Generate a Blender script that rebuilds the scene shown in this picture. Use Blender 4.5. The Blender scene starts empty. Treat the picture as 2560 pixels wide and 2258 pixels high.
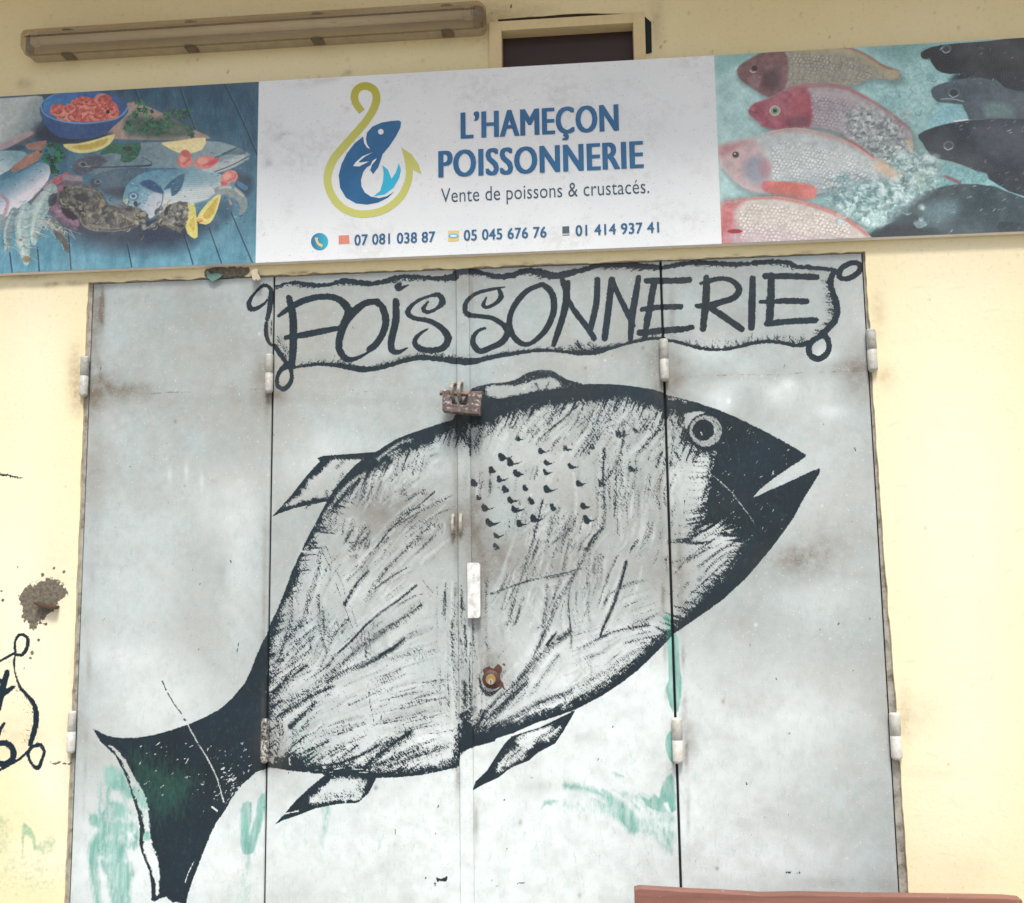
import bpy, bmesh, math, random
import numpy as np
from mathutils import Vector, Matrix
from mathutils.geometry import tessellate_polygon

# ------------------------------------------------------------------ camera, sky, sun, exposure
SC = bpy.context.scene
YAW, PITCH, ROLL, FPX = -0.08403072, 0.1154162, -0.01378196, 2358.4
CAM = np.array([0.0, -2.05, 1.54])
def axes():
    cy, sy, cp, sp, cr, sr = math.cos(YAW), math.sin(YAW), math.cos(PITCH), math.sin(PITCH), math.cos(ROLL), math.sin(ROLL)
    f = np.array([sy*cp, cy*cp, sp]); r = np.array([cy, -sy, 0.0]); u = np.cross(r, f)
    return cr*r+sr*u, -sr*r+cr*u, f
AR, AU, AF = axes()
cd = bpy.data.cameras.new('camera'); cam = bpy.data.objects.new('camera', cd); SC.collection.objects.link(cam)
cam.matrix_world = Matrix([[AR[0], AU[0], -AF[0], CAM[0]], [AR[1], AU[1], -AF[1], CAM[1]], [AR[2], AU[2], -AF[2], CAM[2]], [0, 0, 0, 1]])
cd.sensor_fit = 'HORIZONTAL'; cd.sensor_width = 36; cd.lens = FPX/2560*36; cd.clip_start = 0.02; cd.clip_end = 500
SC.camera = cam
SUN_EL, SUN_AZ = math.radians(60), math.radians(8)       # azimuth: 0 = straight in front of the wall, + = from the right
w = bpy.data.worlds.new('World'); SC.world = w; w.use_nodes = True
nt = w.node_tree; bg = nt.nodes['Background']
sky = nt.nodes.new('ShaderNodeTexSky'); sky.sky_type = 'NISHITA'; sky.sun_disc = False
sky.sun_elevation = SUN_EL; sky.sun_rotation = math.pi - SUN_AZ
sky.air_density = 1.0; sky.dust_density = 4.0; sky.ozone_density = 0.6
nt.links.new(sky.outputs[0], bg.inputs[0]); bg.inputs[1].default_value = 0.10
sl = bpy.data.lights.new('sun', 'SUN'); sl.energy = 2.3; sl.angle = math.radians(14); sl.color = (1.0, 0.96, 0.9)
so = bpy.data.objects.new('sun', sl); SC.collection.objects.link(so)
sd = Vector((math.sin(SUN_AZ)*math.cos(SUN_EL), -math.cos(SUN_AZ)*math.cos(SUN_EL), math.sin(SUN_EL)))
so.rotation_euler = sd.to_track_quat('Z', 'Y').to_euler()
SC.view_settings.view_transform = 'Standard'; SC.view_settings.look = 'None'
SC.view_settings.exposure = 0.60; SC.view_settings.gamma = 1.0
try:
    SC.cycles.transparent_max_bounces = 16
except Exception: pass

random.seed(7); RNG = np.random.RandomState(11)
D = 2.05
def P(px, py, y=0.0):
    d = AF*FPX + AR*(px-1280) - AU*(py-1129)
    return CAM + d*((y-CAM[1])/d[1])
def PV(px, py, y=0.0): return Vector(P(px, py, y))
def proj(x, y, z):
    X = x-CAM[0]; Y = y-CAM[1]; Z = z-CAM[2]
    d = X*AF[0]+Y*AF[1]+Z*AF[2]
    return 1280+FPX*(X*AR[0]+Y*AR[1]+Z*AR[2])/d, 1129-FPX*(X*AU[0]+Y*AU[1]+Z*AU[2])/d
# traced outlines are noted per close-up of the photograph: (x origin, y origin, scale)
ZR = dict(A=(660,900,.2642), B=(1140,900,.2642), C=(1600,900,.2642), D=(1140,1340,.2838), E=(660,1340,.2642), F=(200,1560,.2642),
          G=(140,1860,.274), H=(640,1740,.2935), I=(1180,1760,.2838), J=(1560,1740,.4892), K=(580,620,.3033), L=(1140,620,.3033),
          M=(1600,600,.3131), N=(0,1100,.6417), O=(140,640,.3107), P=(0,180,.3229), Q=(1780,90,.3816), R=(640,150,.2774),
          S=(1060,200,.3718), T=(0,0,.6262), U=(1180,0,.3523), X=(1060,1250,.283), Y=(1640,1500,.2331), W=(1060,900,.1109), s=(0,0,1.0))
def z_(k, pts):
    a, b, s = ZR[k]; return [(a+p[0]*s, b+p[1]*s) for p in pts]
def zk(k): return ZR[k][2]

# ------------------------------------------------------------------ helpers
def link(o, parent=None):
    SC.collection.objects.link(o)
    if parent is not None: o.parent = parent
    return o
def tag(o, label=None, cat=None, group=None, kind=None):
    for k, v in (('label', label), ('category', cat), ('group', group), ('kind', kind)):
        if v: o[k] = v
    return o
def empty(name, loc=(0, 0, 0)):
    o = bpy.data.objects.new(name, None); o.empty_display_size = .05; o.location = loc
    return link(o)
def fin(name, bm, mat, parent=None, smooth=False, bevel=0, seg=2):
    bmesh.ops.recalc_face_normals(bm, faces=bm.faces[:])
    if bevel:
        bmesh.ops.bevel(bm, geom=[e for e in bm.edges if e.is_manifold and e.calc_face_angle(0) > .5], offset=bevel, segments=seg, profile=.6, affect='EDGES')
    me = bpy.data.meshes.new(name); bm.to_mesh(me); bm.free(); me.materials.append(mat)
    if smooth:
        for p in me.polygons: p.use_smooth = True
    o = bpy.data.objects.new(name, me); link(o)
    if parent is not None:
        o.parent = parent; o.location = -Vector(world_loc(parent))
    return o
def world_loc(o):
    l = Vector((0, 0, 0))
    while o is not None: l = l + o.location; o = o.parent
    return l
def box(bm, x0, x1, y0, y1, z0, z1):
    vs = [bm.verts.new((x, y, z)) for x in (x0, x1) for y in (y0, y1) for z in (z0, z1)]
    for f in ((0,1,3,2),(4,6,7,5),(0,4,5,1),(2,3,7,6),(0,2,6,4),(1,5,7,3)): bm.faces.new([vs[i] for i in f])
    return vs
def cyl(bm, a, b, r0, r1=None, n=16, caps=True):
    a, b = Vector(a), Vector(b); r1 = r0 if r1 is None else r1
    ax = (b-a).normalized(); t = ax.orthogonal().normalized(); s = ax.cross(t)
    A = [bm.verts.new(a+(t*math.cos(q)+s*math.sin(q))*r0) for q in [2*math.pi*i/n for i in range(n)]]
    B = [bm.verts.new(b+(t*math.cos(q)+s*math.sin(q))*r1) for q in [2*math.pi*i/n for i in range(n)]]
    for i in range(n): bm.faces.new((A[i], A[(i+1) % n], B[(i+1) % n], B[i]))
    if caps: bm.faces.new(A); bm.faces.new(B)
def tube(bm, pts, r, n=8):
    pts = [Vector(p) for p in pts]; rings = []
    for i, p in enumerate(pts):
        d = (pts[min(i+1, len(pts)-1)]-pts[max(i-1, 0)]).normalized()
        t = d.cross(Vector((1, 0, .01))).normalized(); s = d.cross(t)
        rr = r[i] if isinstance(r, (list, tuple)) else r
        rings.append([bm.verts.new(p+(t*math.cos(2*math.pi*k/n)+s*math.sin(2*math.pi*k/n))*rr) for k in range(n)])
    for a, b in zip(rings, rings[1:]):
        for k in range(n): bm.faces.new((a[k], a[(k+1) % n], b[(k+1) % n], b[k]))
    bm.faces.new(rings[0]); bm.faces.new(rings[-1])
def prism(bm, pts2, y0, y1):       # pts2: (x,z) outline, extruded from y0 to y1
    a = [bm.verts.new((p[0], y0, p[1])) for p in pts2]; b = [bm.verts.new((p[0], y1, p[1])) for p in pts2]
    n = len(a)
    fa = bm.faces.new(a); fb = bm.faces.new(b[::-1])
    for i in range(n): bm.faces.new((a[i], b[i], b[(i+1) % n], a[(i+1) % n]))
    return fa, fb
def smooth_pts(pts, closed=False, n=3):
    p = [np.array(q, float) for q in pts]; m = len(p); out = []
    rng = range(m if closed else m-1)
    for i in rng:
        p0 = p[(i-1) % m] if (closed or i > 0) else p[i]
        p1 = p[i]; p2 = p[(i+1) % m]
        p3 = p[(i+2) % m] if (closed or i+2 < m) else p2
        for k in range(n):
            t = k/n
            out.append(.5*((2*p1)+(-p0+p2)*t+(2*p0-5*p1+4*p2-p3)*t*t+(-p0+3*p1-3*p2+p3)*t**3))
    if not closed: out.append(p[-1])
    return [tuple(q) for q in out]
HT = np.random.RandomState(3).rand(8, 256, 256)
def vnoise(x, y, seed=0):
    T = HT[seed % 8]; xi = np.floor(x).astype(int); yi = np.floor(y).astype(int)
    fx = x-xi; fy = y-yi; fx = fx*fx*(3-2*fx); fy = fy*fy*(3-2*fy)
    a = T[xi & 255, yi & 255]; b = T[(xi+1) & 255, yi & 255]; c = T[xi & 255, (yi+1) & 255]; d = T[(xi+1) & 255, (yi+1) & 255]
    return a*(1-fx)*(1-fy)+b*fx*(1-fy)+c*(1-fx)*fy+d*fx*fy
def fbm(x, y, seed=0, o=3):
    s = 0; t = 0
    for i in range(o):
        s = s+vnoise(x*2**i+17*i, y*2**i+31*i, seed+i)*.5**i; t += .5**i
    return s/t

# ------------------------------------------------------------------ painted fields (per-vertex paint, dirt and wear on the real surfaces)
def seg_field(U, V, pts, ws):
    """signed distance to a brush stroke with varying width, plus coordinates across and along it"""
    best = np.full(U.shape, 1e9); per = np.zeros(U.shape); alo = np.zeros(U.shape); L = 0
    for i in range(len(pts)-1):
        ax, ay = pts[i]; bx, by = pts[i+1]; dx, dy = bx-ax, by-ay; l2 = dx*dx+dy*dy+1e-9; l = math.sqrt(l2)
        t = np.clip(((U-ax)*dx+(V-ay)*dy)/l2, 0, 1)
        d = np.hypot(U-ax-dx*t, V-ay-dy*t)-(ws[i]+(ws[i+1]-ws[i])*t)/2
        m = d < best
        best = np.where(m, d, best); per = np.where(m, ((U-ax)*dy-(V-ay)*dx)/l, per); alo = np.where(m, L+t*l, alo)
        L += l
    return best, per, alo
def poly_field(U, V, pts):
    best = np.full(U.shape, 1e9); ins = np.zeros(U.shape, bool); n = len(pts)
    for i in range(n):
        ax, ay = pts[i]; bx, by = pts[(i+1) % n]; dx, dy = bx-ax, by-ay; l2 = dx*dx+dy*dy+1e-9
        t = np.clip(((U-ax)*dx+(V-ay)*dy)/l2, 0, 1)
        best = np.minimum(best, np.hypot(U-ax-dx*t, V-ay-dy*t))
        c = ((ay > V) != (by > V))
        if c.any():
            xi = ax+(V-ay)*dx/(dy if abs(dy) > 1e-9 else 1e-9)
            ins ^= c & (U < xi)
    return np.where(ins, -best, best)
def bbox_idx(U, V, pts, m):
    xs = [p[0] for p in pts]; ys = [p[1] for p in pts]
    return np.where((U > min(xs)-m) & (U < max(xs)+m) & (V > min(ys)-m) & (V < max(ys)+m))[0]
def run_ops(ops, U, V, F):
    for op in ops:
        kind, ch, pts, a = op
        if kind == 'poly':
            soft = a.get('soft', 3); idx = bbox_idx(U, V, pts, soft+2)
            if not len(idx): continue
            sd_ = poly_field(U[idx], V[idx], pts)
            if a.get('rag'): sd_ = sd_+(fbm(U[idx]/a.get('rs', 9), V[idx]/a.get('rs', 9), 2)-.5)*a['rag']
            cov = np.clip(.5-sd_/soft, 0, 1)
            if 'tex' in a: cov = cov*np.clip(1-a['tex']+2*a['tex']*fbm(U[idx]/a.get('ts', 25), V[idx]/a.get('ts', 25), 4), 0, 1.3)
        elif kind == 'stroke':
            ws = a['w'] if isinstance(a['w'], (list, tuple)) else [a['w']]*len(pts)
            if len(ws) != len(pts): ws = list(np.interp(np.linspace(0, len(ws)-1, len(pts)), range(len(ws)), ws))
            soft = a.get('soft', 3); idx = bbox_idx(U, V, pts, max(ws)/2+soft+2)
            if not len(idx): continue
            sd_, per, alo = seg_field(U[idx], V[idx], pts, ws)
            if a.get('rag'): sd_ = sd_+(fbm(U[idx]/7, V[idx]/7, 2)-.5)*a['rag']
            cov = np.clip(.5-sd_/soft, 0, 1)
            if a.get('dry'): cov = cov*np.clip(1-a['dry']*1.6*(fbm(per/a.get('ps', 3.5)+a.get('seed', 0)*7.3, alo/55+a.get('seed', 0)*3.1, 5)-.25), 0, 1)
            if a.get('fade'): cov = cov*np.clip(1.15-a['fade']*alo/(alo.max()+1e-6), 0, 1)
        elif kind == 'blob':
            (cx, cy) = pts[0]; rx, ry = a['r']; idx = np.where((abs(U-cx) < rx*2.6) & (abs(V-cy) < ry*2.6))[0]
            if not len(idx): continue
            cov = np.exp(-((U[idx]-cx)/rx)**2-((V[idx]-cy)/ry)**2)
        v = a.get('v', 1.0); f = F[ch]
        mode = a.get('m', 'max')
        if mode == 'max': f[idx] = np.maximum(f[idx], v*cov)
        elif mode == 'add': f[idx] = np.clip(f[idx]+v*cov, 0, 1)
        else: f[idx] = f[idx]*(1-cov)+v*cov

def grid_arrays(xs, zs, y, thick, xfun=None, yfun=None):
    X, Z = np.meshgrid(xs, zs, indexing='ij'); nx, nz = X.shape
    if xfun is not None: X, Z = xfun(X, Z)
    Y = np.full(X.shape, float(y))
    if yfun is not None: Y = Y+yfun(X, Z)
    co = np.stack([X.ravel(), Y.ravel(), Z.ravel()], 1)
    i = np.arange(nx*nz).reshape(nx, nz)
    q = np.stack([i[:-1, :-1].ravel(), i[1:, :-1].ravel(), i[1:, 1:].ravel(), i[:-1, 1:].ravel()], 1)
    if thick:
        per = np.concatenate([i[:, 0], i[-1, 1:], i[-2::-1, -1], i[0, -2:0:-1]])
        back = co[per].copy(); back[:, 1] = y+thick; n0 = len(co); co = np.concatenate([co, back]); m = len(per)
        k = np.arange(m); k2 = (k+1) % m
        q = np.concatenate([q, np.stack([per[k], n0+k, n0+k2, per[k2]], 1)])
    return co, q
def mesh_from(name, co, q, mats, parent=None, attrs=None):
    me = bpy.data.meshes.new(name); me.vertices.add(len(co)); me.vertices.foreach_set('co', co.astype(np.float32).ravel())
    me.loops.add(q.size); me.loops.foreach_set('vertex_index', q.astype(np.int32).ravel())
    me.polygons.add(len(q)); me.polygons.foreach_set('loop_start', np.arange(0, q.size, 4, dtype=np.int32))
    me.update(calc_edges=True); me.validate()
    for n, arr in (attrs or {}).items():
        at = me.attributes.new(n, 'FLOAT_COLOR', 'POINT')
        c = np.ones((len(co), 4), np.float32); c[:, :arr.shape[1]] = arr; at.data.foreach_set('color', c.ravel())
    me.materials.append(mats)
    o = bpy.data.objects.new(name, me); link(o)
    if parent is not None: o.parent = parent; o.location = -world_loc(parent)
    return o

# ------------------------------------------------------------------ materials
def srgb(r, g, b):
    f = lambda c: (c/12.92 if c <= .04045 else ((c+.055)/1.055)**2.4)
    return (f(r/255), f(g/255), f(b/255), 1)
class NB:
    def __init__(s, name):
        s.m = bpy.data.materials.new(name); s.m.use_nodes = True; s.t = s.m.node_tree; s.b = s.t.nodes['Principled BSDF']; s.co = None
    def n(s, t, **k):
        x = s.t.nodes.new(t)
        for a, v in k.items(): setattr(x, a, v)
        return x
    def l(s, a, b): s.t.links.new(a, b)
    def pos(s):
        if s.co is None: s.co = s.n('ShaderNodeNewGeometry').outputs['Position']
        return s.co
    def noise(s, scale, detail=3, rough=.55, vec=None, stretch=None, rot=None, lo=None, hi=None, dist=0):
        v = vec or s.pos()
        if stretch or rot:
            mp = s.n('ShaderNodeMapping')
            if rot:
                m0 = s.n('ShaderNodeMapping'); m0.inputs['Rotation'].default_value = rot; s.l(v, m0.inputs[0]); v = m0.outputs[0]
            if stretch: mp.inputs['Scale'].default_value = stretch
            s.l(v, mp.inputs[0]); v = mp.outputs[0]
        x = s.n('ShaderNodeTexNoise'); x.inputs['Scale'].default_value = scale; x.inputs['Detail'].default_value = detail
        x.inputs['Roughness'].default_value = rough; x.inputs['Distortion'].default_value = dist; s.l(v, x.inputs[0]); o = x.outputs[0]
        if lo is not None: o = s.mr(o, lo, hi)
        return o
    def mr(s, v, a, b, c=0, d=1, smooth=False):
        x = s.n('ShaderNodeMapRange'); x.clamp = True
        if smooth: x.interpolation_type = 'SMOOTHSTEP'
        s.l(v, x.inputs[0])
        for i, q in enumerate((a, b, c, d)): x.inputs[i+1].default_value = q
        return x.outputs[0]
    def math(s, op, a, b=None, c=None):
        x = s.n('ShaderNodeMath', operation=op)
        for i, q in enumerate((a, b, c)):
            if q is None: continue
            if isinstance(q, (int, float)): x.inputs[i].default_value = q
            else: s.l(q, x.inputs[i])
        return x.outputs[0]
    def mix(s, f, a, b, mode='MIX'):
        x = s.n('ShaderNodeMix', data_type='RGBA', blend_type=mode)
        for q, i in ((f, 0), (a, 6), (b, 7)):
            if isinstance(q, (int, float)): x.inputs[i].default_value = q
            elif isinstance(q, tuple): x.inputs[i].default_value = q if len(q) == 4 else (*q, 1)
            else: s.l(q, x.inputs[i])
        return x.outputs[2]
    def attr(s, name):
        a = s.n('ShaderNodeAttribute', attribute_name=name); sp = s.n('ShaderNodeSeparateColor'); s.l(a.outputs['Color'], sp.inputs[0])
        return a.outputs['Color'], sp.outputs
    def base(s, c):
        if isinstance(c, tuple): s.b.inputs['Base Color'].default_value = c if len(c) == 4 else (*c, 1)
        else: s.l(c, s.b.inputs['Base Color'])
    def set(s, **k):
        for a, v in k.items():
            i = s.b.inputs[a.replace('_', ' ')]
            if isinstance(v, (int, float, tuple)): i.default_value = v
            else: s.l(v, i)
    def bump(s, h, strength=.3, dist=.002):
        x = s.n('ShaderNodeBump'); x.inputs['Strength'].default_value = strength; x.inputs['Distance'].default_value = dist
        s.l(h, x.inputs['Height']); s.l(x.outputs[0], s.b.inputs['Normal'])

INKC = (.012, .026, .040); GREENC = (.13, .50, .40)
def ink_mask(b, d, strength=.92):
    n1 = b.noise(420, 2, .6)
    n2 = b.noise(200, 2, .6, rot=(0, math.radians(-52), 0), stretch=(.4, 1, 1.9))
    n = b.math('ADD', b.math('MULTIPLY', n1, .55), b.math('MULTIPLY', n2, .45))
    n = b.mr(n, .33, .67, -.5, .5)
    s = b.math('MULTIPLY_ADD', n, strength, d)
    return b.mr(s, .43, .57, 0, 1, True)
def door_material(name='door_paint', tint=1.0):
    b = NB(name); b.pos()
    _, fa = b.attr('paint'); _, fb = b.attr('wear')
    big = b.noise(3.2, 4, .6, lo=.35, hi=.68); mid = b.noise(14, 4, .62, lo=.38, hi=.7); fine = b.noise(60, 4, .7, lo=.3, hi=.75)
    c = b.mix(big, (.32, .395, .41), (.45, .53, .545)); c = b.mix(b.math('MULTIPLY', mid, .5), c, (.38, .405, .39)); c = b.mix(b.math('MULTIPLY', b.noise(5.5, 5, .7, lo=.5, hi=.72), .4), c, (.33, .315, .285))
    c = b.mix(b.math('MULTIPLY', fine, .20), c, (.66, .70, .69)); c = b.mix(b.math('MULTIPLY', b.noise(34, 6, .75, lo=.46, hi=.72), .42), c, (.27, .285, .275))
    pale = b.math('MULTIPLY', fb[0], b.mr(b.noise(26, 4, .6), .3, .6, .66, 1))
    c = b.mix(b.math('MULTIPLY', b.noise(2.1, 5, .65, lo=.44, hi=.64), .5), c, (.33, .305, .265)); c = b.mix(pale, c, (.73, .81, .82))
    dirt = b.math('MULTIPLY', fa[2], b.mr(b.noise(38, 5, .7), .28, .62, .45, 1.25))
    c = b.mix(b.mr(dirt, 0, 1, 0, .95), c, (.175, .145, .115))
    gr = b.mr(b.math('ADD', fb[1], b.mr(b.noise(110, 4, .7), .3, .7, -.3, .3)), .35, .75)
    c = b.mix(b.math('MULTIPLY', gr, .8), c, (.13, .135, .13))
    spk = b.mr(b.noise(420, 1, .5), .70, .74); spm = b.noise(9, 3, .6, lo=.42, hi=.62)
    c = b.mix(b.math('MULTIPLY', b.math('MULTIPLY', spk, spm), .55), c, (.12, .13, .125))
    spk2 = b.mr(b.noise(330, 1, .5, stretch=(1, 1, .7)), .72, .76); c = b.mix(b.math('MULTIPLY', spk2, .5), c, (.86, .88, .87))
    wash = b.math('MULTIPLY', b.mr(fa[0], .1, .75, 0, .46), b.mr(b.noise(55, 5, .75), .3, .66, .25, 1.2))
    c = b.mix(wash, c, (.20, .225, .225)); _, fc = b.attr('brush')
    bn = b.noise(95, 4, .75, rot=(0, math.radians(-55), 0), stretch=(.3, 1, 1.6), lo=.32, hi=.62)
    c = b.mix(b.math('MULTIPLY', b.math('MULTIPLY', fc[0], b.mr(bn, 0, 1, .35, 1)), .62), c, (.215, .235, .235)); c = b.mix(b.math('MULTIPLY', b.math('MULTIPLY', fc[1], b.mr(bn, 0, 1, 1, .35)), .9), c, (.66, .72, .73))
    im = ink_mask(b, fa[0])
    # thin chalky places in the ink
    thin = b.mr(b.noise(90, 5, .75), .56, .74, 0, .28); inkc = b.mix(b.noise(7, 3, .6, lo=.35, hi=.7), INKC, (.010, .019, .024))
    inkc = b.mix(thin, inkc, (.07, .095, .11))
    inkc = b.mix(b.math('MULTIPLY', dirt, .35), inkc, (.12, .10, .08))
    gm = b.mr(b.math('ADD', fa[1], b.mr(b.noise(120, 3, .6, stretch=(1.4, 1, .5)), .3, .7, -.2, .2)), .06, .66)
    gcol = b.mix(b.noise(30, 4, .7, stretch=(1, 1, .35), lo=.35, hi=.68), (.06, .29, .235), (.19, .50, .425))
    c = b.mix(b.math('MULTIPLY', gm, b.mr(b.noise(45, 4, .7, stretch=(2, 1, .3)), .35, .62, .5, .9)), c, gcol)
    inkc = b.mix(b.math('MULTIPLY', gm, .45), inkc, (.04, .16, .11))
    c = b.mix(im, c, inkc)
    rust = b.mr(b.math('ADD', fb[2], b.mr(b.noise(150, 4, .7), .3, .7, -.3, .3)), .42, .6)
    rc = b.mix(b.noise(200, 3, .6, lo=.35, hi=.65), (.065, .032, .028), (.13, .058, .048))
    c = b.mix(rust, c, rc)
    if tint != 1.0: c = b.mix(1.0, c, (tint, tint, tint), 'MULTIPLY')
    b.base(c); rgh = b.mr(fine, 0, 1, .42, .62); b.set(Roughness=rgh); b.b.inputs['Specular IOR Level'].default_value = .35
    h = b.math('ADD', b.math('MULTIPLY', b.noise(2.6, 2, .5), 3.0), b.math('MULTIPLY', b.noise(240, 3, .6), .10))
    h = b.math('ADD', h, b.math('MULTIPLY', im, -.04))
    b.bump(h, .5, .006)
    return b.m
def wall_material():
    b = NB('wall_plaster'); b.pos()
    _, fa = b.attr('paint'); _, fb = b.attr('wear')
    big = b.noise(1.6, 4, .6, lo=.35, hi=.68); mid = b.noise(11, 5, .65, lo=.36, hi=.7)
    c = b.mix(big, (.80, .70, .405), (.855, .775, .50)); c = b.mix(b.math('MULTIPLY', mid, .35), c, (.78, .67, .41))
    c = b.mix(b.mr(b.noise(70, 5, .7), .45, .75, 0, .2), c, (.86, .8, .6))
    c = b.mix(b.math('MULTIPLY', fb[0], .8), c, (.88, .84, .66))
    dirt = b.math('MULTIPLY', fa[2], b.mr(b.noise(45, 5, .7), .3, .62, .35, 1.3)); c = b.mix(b.mr(dirt, 0, 1, 0, .9), c, (.26, .17, .085))
    spk = b.mr(b.noise(300, 1, .5), .73, .77); c = b.mix(b.math('MULTIPLY', b.math('MULTIPLY', spk, b.noise(6, 3, .6, lo=.45, hi=.65)), .5), c, (.3, .24, .15))
    gm = b.mr(b.math('ADD', fa[1], b.mr(b.noise(110, 3, .6), .3, .7, -.3, .3)), .1, .9); c = b.mix(b.math('MULTIPLY', gm, .8), c, (.20, .44, .28))
    c = b.mix(ink_mask(b, fa[0]), c, INKC)
    cem = b.mr(b.math('ADD', fb[1], b.mr(b.noise(75, 4, .7), .3, .7, -.3, .3)), .45, .58)
    cc = b.mix(b.noise(130, 4, .7, lo=.35, hi=.68), (.10, .088, .068), (.24, .215, .17)); c = b.mix(cem, c, cc)
    b.base(c); b.set(Roughness=.85); b.b.inputs['Specular IOR Level'].default_value = .2
    h = b.math('ADD', b.math('MULTIPLY', b.noise(9, 5, .6), 1.3), b.math('MULTIPLY', b.noise(160, 4, .65), .22))
    h = b.math('ADD', h, b.math('MULTIPLY', b.math('MULTIPLY', cem, b.noise(110, 3, .6)), .8))
    b.bump(h, .45, .004)
    return b.m
def simple(name, c1, c2=None, scale=60, rough=.6, metal=0, bump=.2, spec=.4, bd=.001, stretch=None, dirt=None, ds=25):
    b = NB(name); b.pos(); c2 = c2 or tuple(x*.75 for x in c1)
    c = b.mix(b.noise(scale, 5, .65, stretch=stretch, lo=.36, hi=.66), c1, c2)
    if dirt: c = b.mix(b.mr(b.noise(ds, 5, .7), .48, .66), c, dirt)
    b.base(c); b.set(Roughness=rough, Metallic=metal); b.b.inputs['Specular IOR Level'].default_value = spec
    if bump: b.bump(b.noise(scale*2.5, 4, .6, stretch=stretch), bump, bd)
    return b.m
M = {}
M['door'] = door_material(); M['wall'] = wall_material()
M['frame'] = simple('frame_paint', (.42, .41, .36), (.30, .29, .255), 60, .6, dirt=(.15, .135, .11), ds=40)
M['hinge'] = simple('hinge_paint', (.50, .52, .49), (.43, .44, .41), 120, .5, dirt=(.34, .32, .28), ds=90)
M['hinge_white'] = simple('hinge_white_paint', (.62, .64, .61), (.55, .56, .53), 120, .45, dirt=(.5, .46, .38), ds=60)
M['handle'] = simple('handle_paint', (.78, .81, .80), (.70, .73, .72), 60, .45, dirt=(.45, .45, .42), ds=55, bump=.3)
M['black'] = simple('dark_gap', (.012, .014, .014), (.006, .006, .006), 10, .9, bump=0)
M['hasp'] = simple('hasp_paint', (.46, .45, .39), (.34, .32, .26), 160, .5, dirt=(.15, .10, .07), ds=130)
M['brass'] = simple('brass', (.62, .45, .20), (.50, .34, .14), 200, .35, .8, .1)
M['steel'] = simple('nickel', (.75, .73, .68), (.6, .57, .5), 200, .3, .8, .1)
M['cream'] = simple('cream_trim', (.74, .62, .36), (.68, .56, .32), 30, .7)
M['soffit'] = simple('soffit_paint', (.66, .45, .16), (.5, .36, .17), 8, .9)
M['white'] = simple('sign_print_white', (.88, .88, .90), (.84, .84, .86), 4, .35, bump=.03)
M['rust'] = simple('rusty_iron', (.065, .038, .028), (.12, .07, .05), 220, .7, .1, .5)

# ------------------------------------------------------------------ paint strokes of the mural and lettering
INK = []; BODY = []
def ipoly(k, pts, v=1, soft=3.0, n=2, m='lerp', **a): INK.append(('poly', 'ink', smooth_pts(z_(k, pts), True, n) if n > 1 else z_(k, pts), dict(v=v, soft=soft, m=m, **a)))
def istroke(k, pts, w, v=1, soft=None, n=3, m='max', **a):
    s = zk(k)*(1.1 if k in 'KLM' else 1); w = [x*s for x in w] if isinstance(w, (list, tuple)) else w*s
    q = smooth_pts(z_(k, pts), False, n)
    if isinstance(w, list):
        f = np.interp(np.linspace(0, len(w)-1, len(q)), range(len(w)), w); w = list(f)
    INK.append(('stroke', 'ink', q, dict(w=w, v=v, soft=(soft if soft else 2.6), m=m, **a)))
def dry(k, pts, w, v=.6, **a):
    ww = w if isinstance(w, (int, float)) else max(w)
    istroke(k, pts, w, v=min(1, v*1.08), soft=max(4, ww*zk(k)*.95), dry=a.pop('dry', .45), seed=len(INK), **a)
sil = z_('F', [(120,990),(200,1030),(280,1065),(400,1080),(550,1075),(700,1050),(880,1000),(1050,940),(1200,875),(1330,800),(1440,705),(1560,560),(1620,430),(1665,310),(1720,190),(1765,105)]) \
 + z_('E', [(60,830),(120,710),(190,540),(270,320),(350,150),(400,40)]) \
 + z_('A', [(385,1740),(440,1630),(480,1560),(520,1480),(560,1400),(610,1320),(700,1190),(800,1070),(900,970),(1000,910),(1060,870),(1150,810),(1250,750),(1400,690),(1550,640),(1700,590),(1780,570)]) \
 + z_('B', [(20,480),(100,330),(150,270),(220,245),(285,300),(300,352),(400,365),(550,340),(750,300),(900,275),(1060,250),(1250,228),(1450,228),(1650,245),(1850,275),(1960,310)]) \
 + z_('C', [(265,335),(400,365),(560,410),(760,480),(950,560),(1150,660),(1350,765),(1480,840),(1575,900),(1560,925),(1430,1010),(1280,1110),(1130,1230),(1065,1308),(1200,1245),(1350,1180),(1500,1110),(1640,1045),(1700,1030),(1705,1060),(1620,1200),(1530,1350),(1450,1500),(1350,1640),(1230,1800)]) \
 + [(1866,1445),(1803,1503),(1735,1551)] \
 + z_('D', [(1920,862),(1850,940),(1740,1050),(1600,1185),(1450,1300),(1300,1400),(1150,1480),(1050,1530),(900,1585),(700,1650),(500,1740),(350,1785)]) \
 + z_('I', [(200,328),(70,365),(0,382)]) + z_('H', [(1740,488),(1730,598),(1600,635),(1400,675),(1200,695),(1000,700),(800,695),(600,670),(400,650),(250,630),(130,612),(90,610)]) \
 + z_('G', [(1920,228),(1830,255),(1700,370),(1600,500),(1540,610),(1460,720),(1400,850),(1340,1000),(1290,1130),(1240,1260),(1200,1390),(1185,1470),(1100,1440),(1060,1450),(1010,1395),(950,1410),(900,1440),(870,1430),(870,1300),(850,1160),(785,1000),(760,920),(765,750),(740,620),(700,500),(650,330),(600,220),(540,110),(440,10)]) \
 + z_('F', [(200,1120)])
INK.append(('poly', 'ink', sil, dict(v=1, soft=2.6, m='lerp', rag=2.0, rs=5)))
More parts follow.
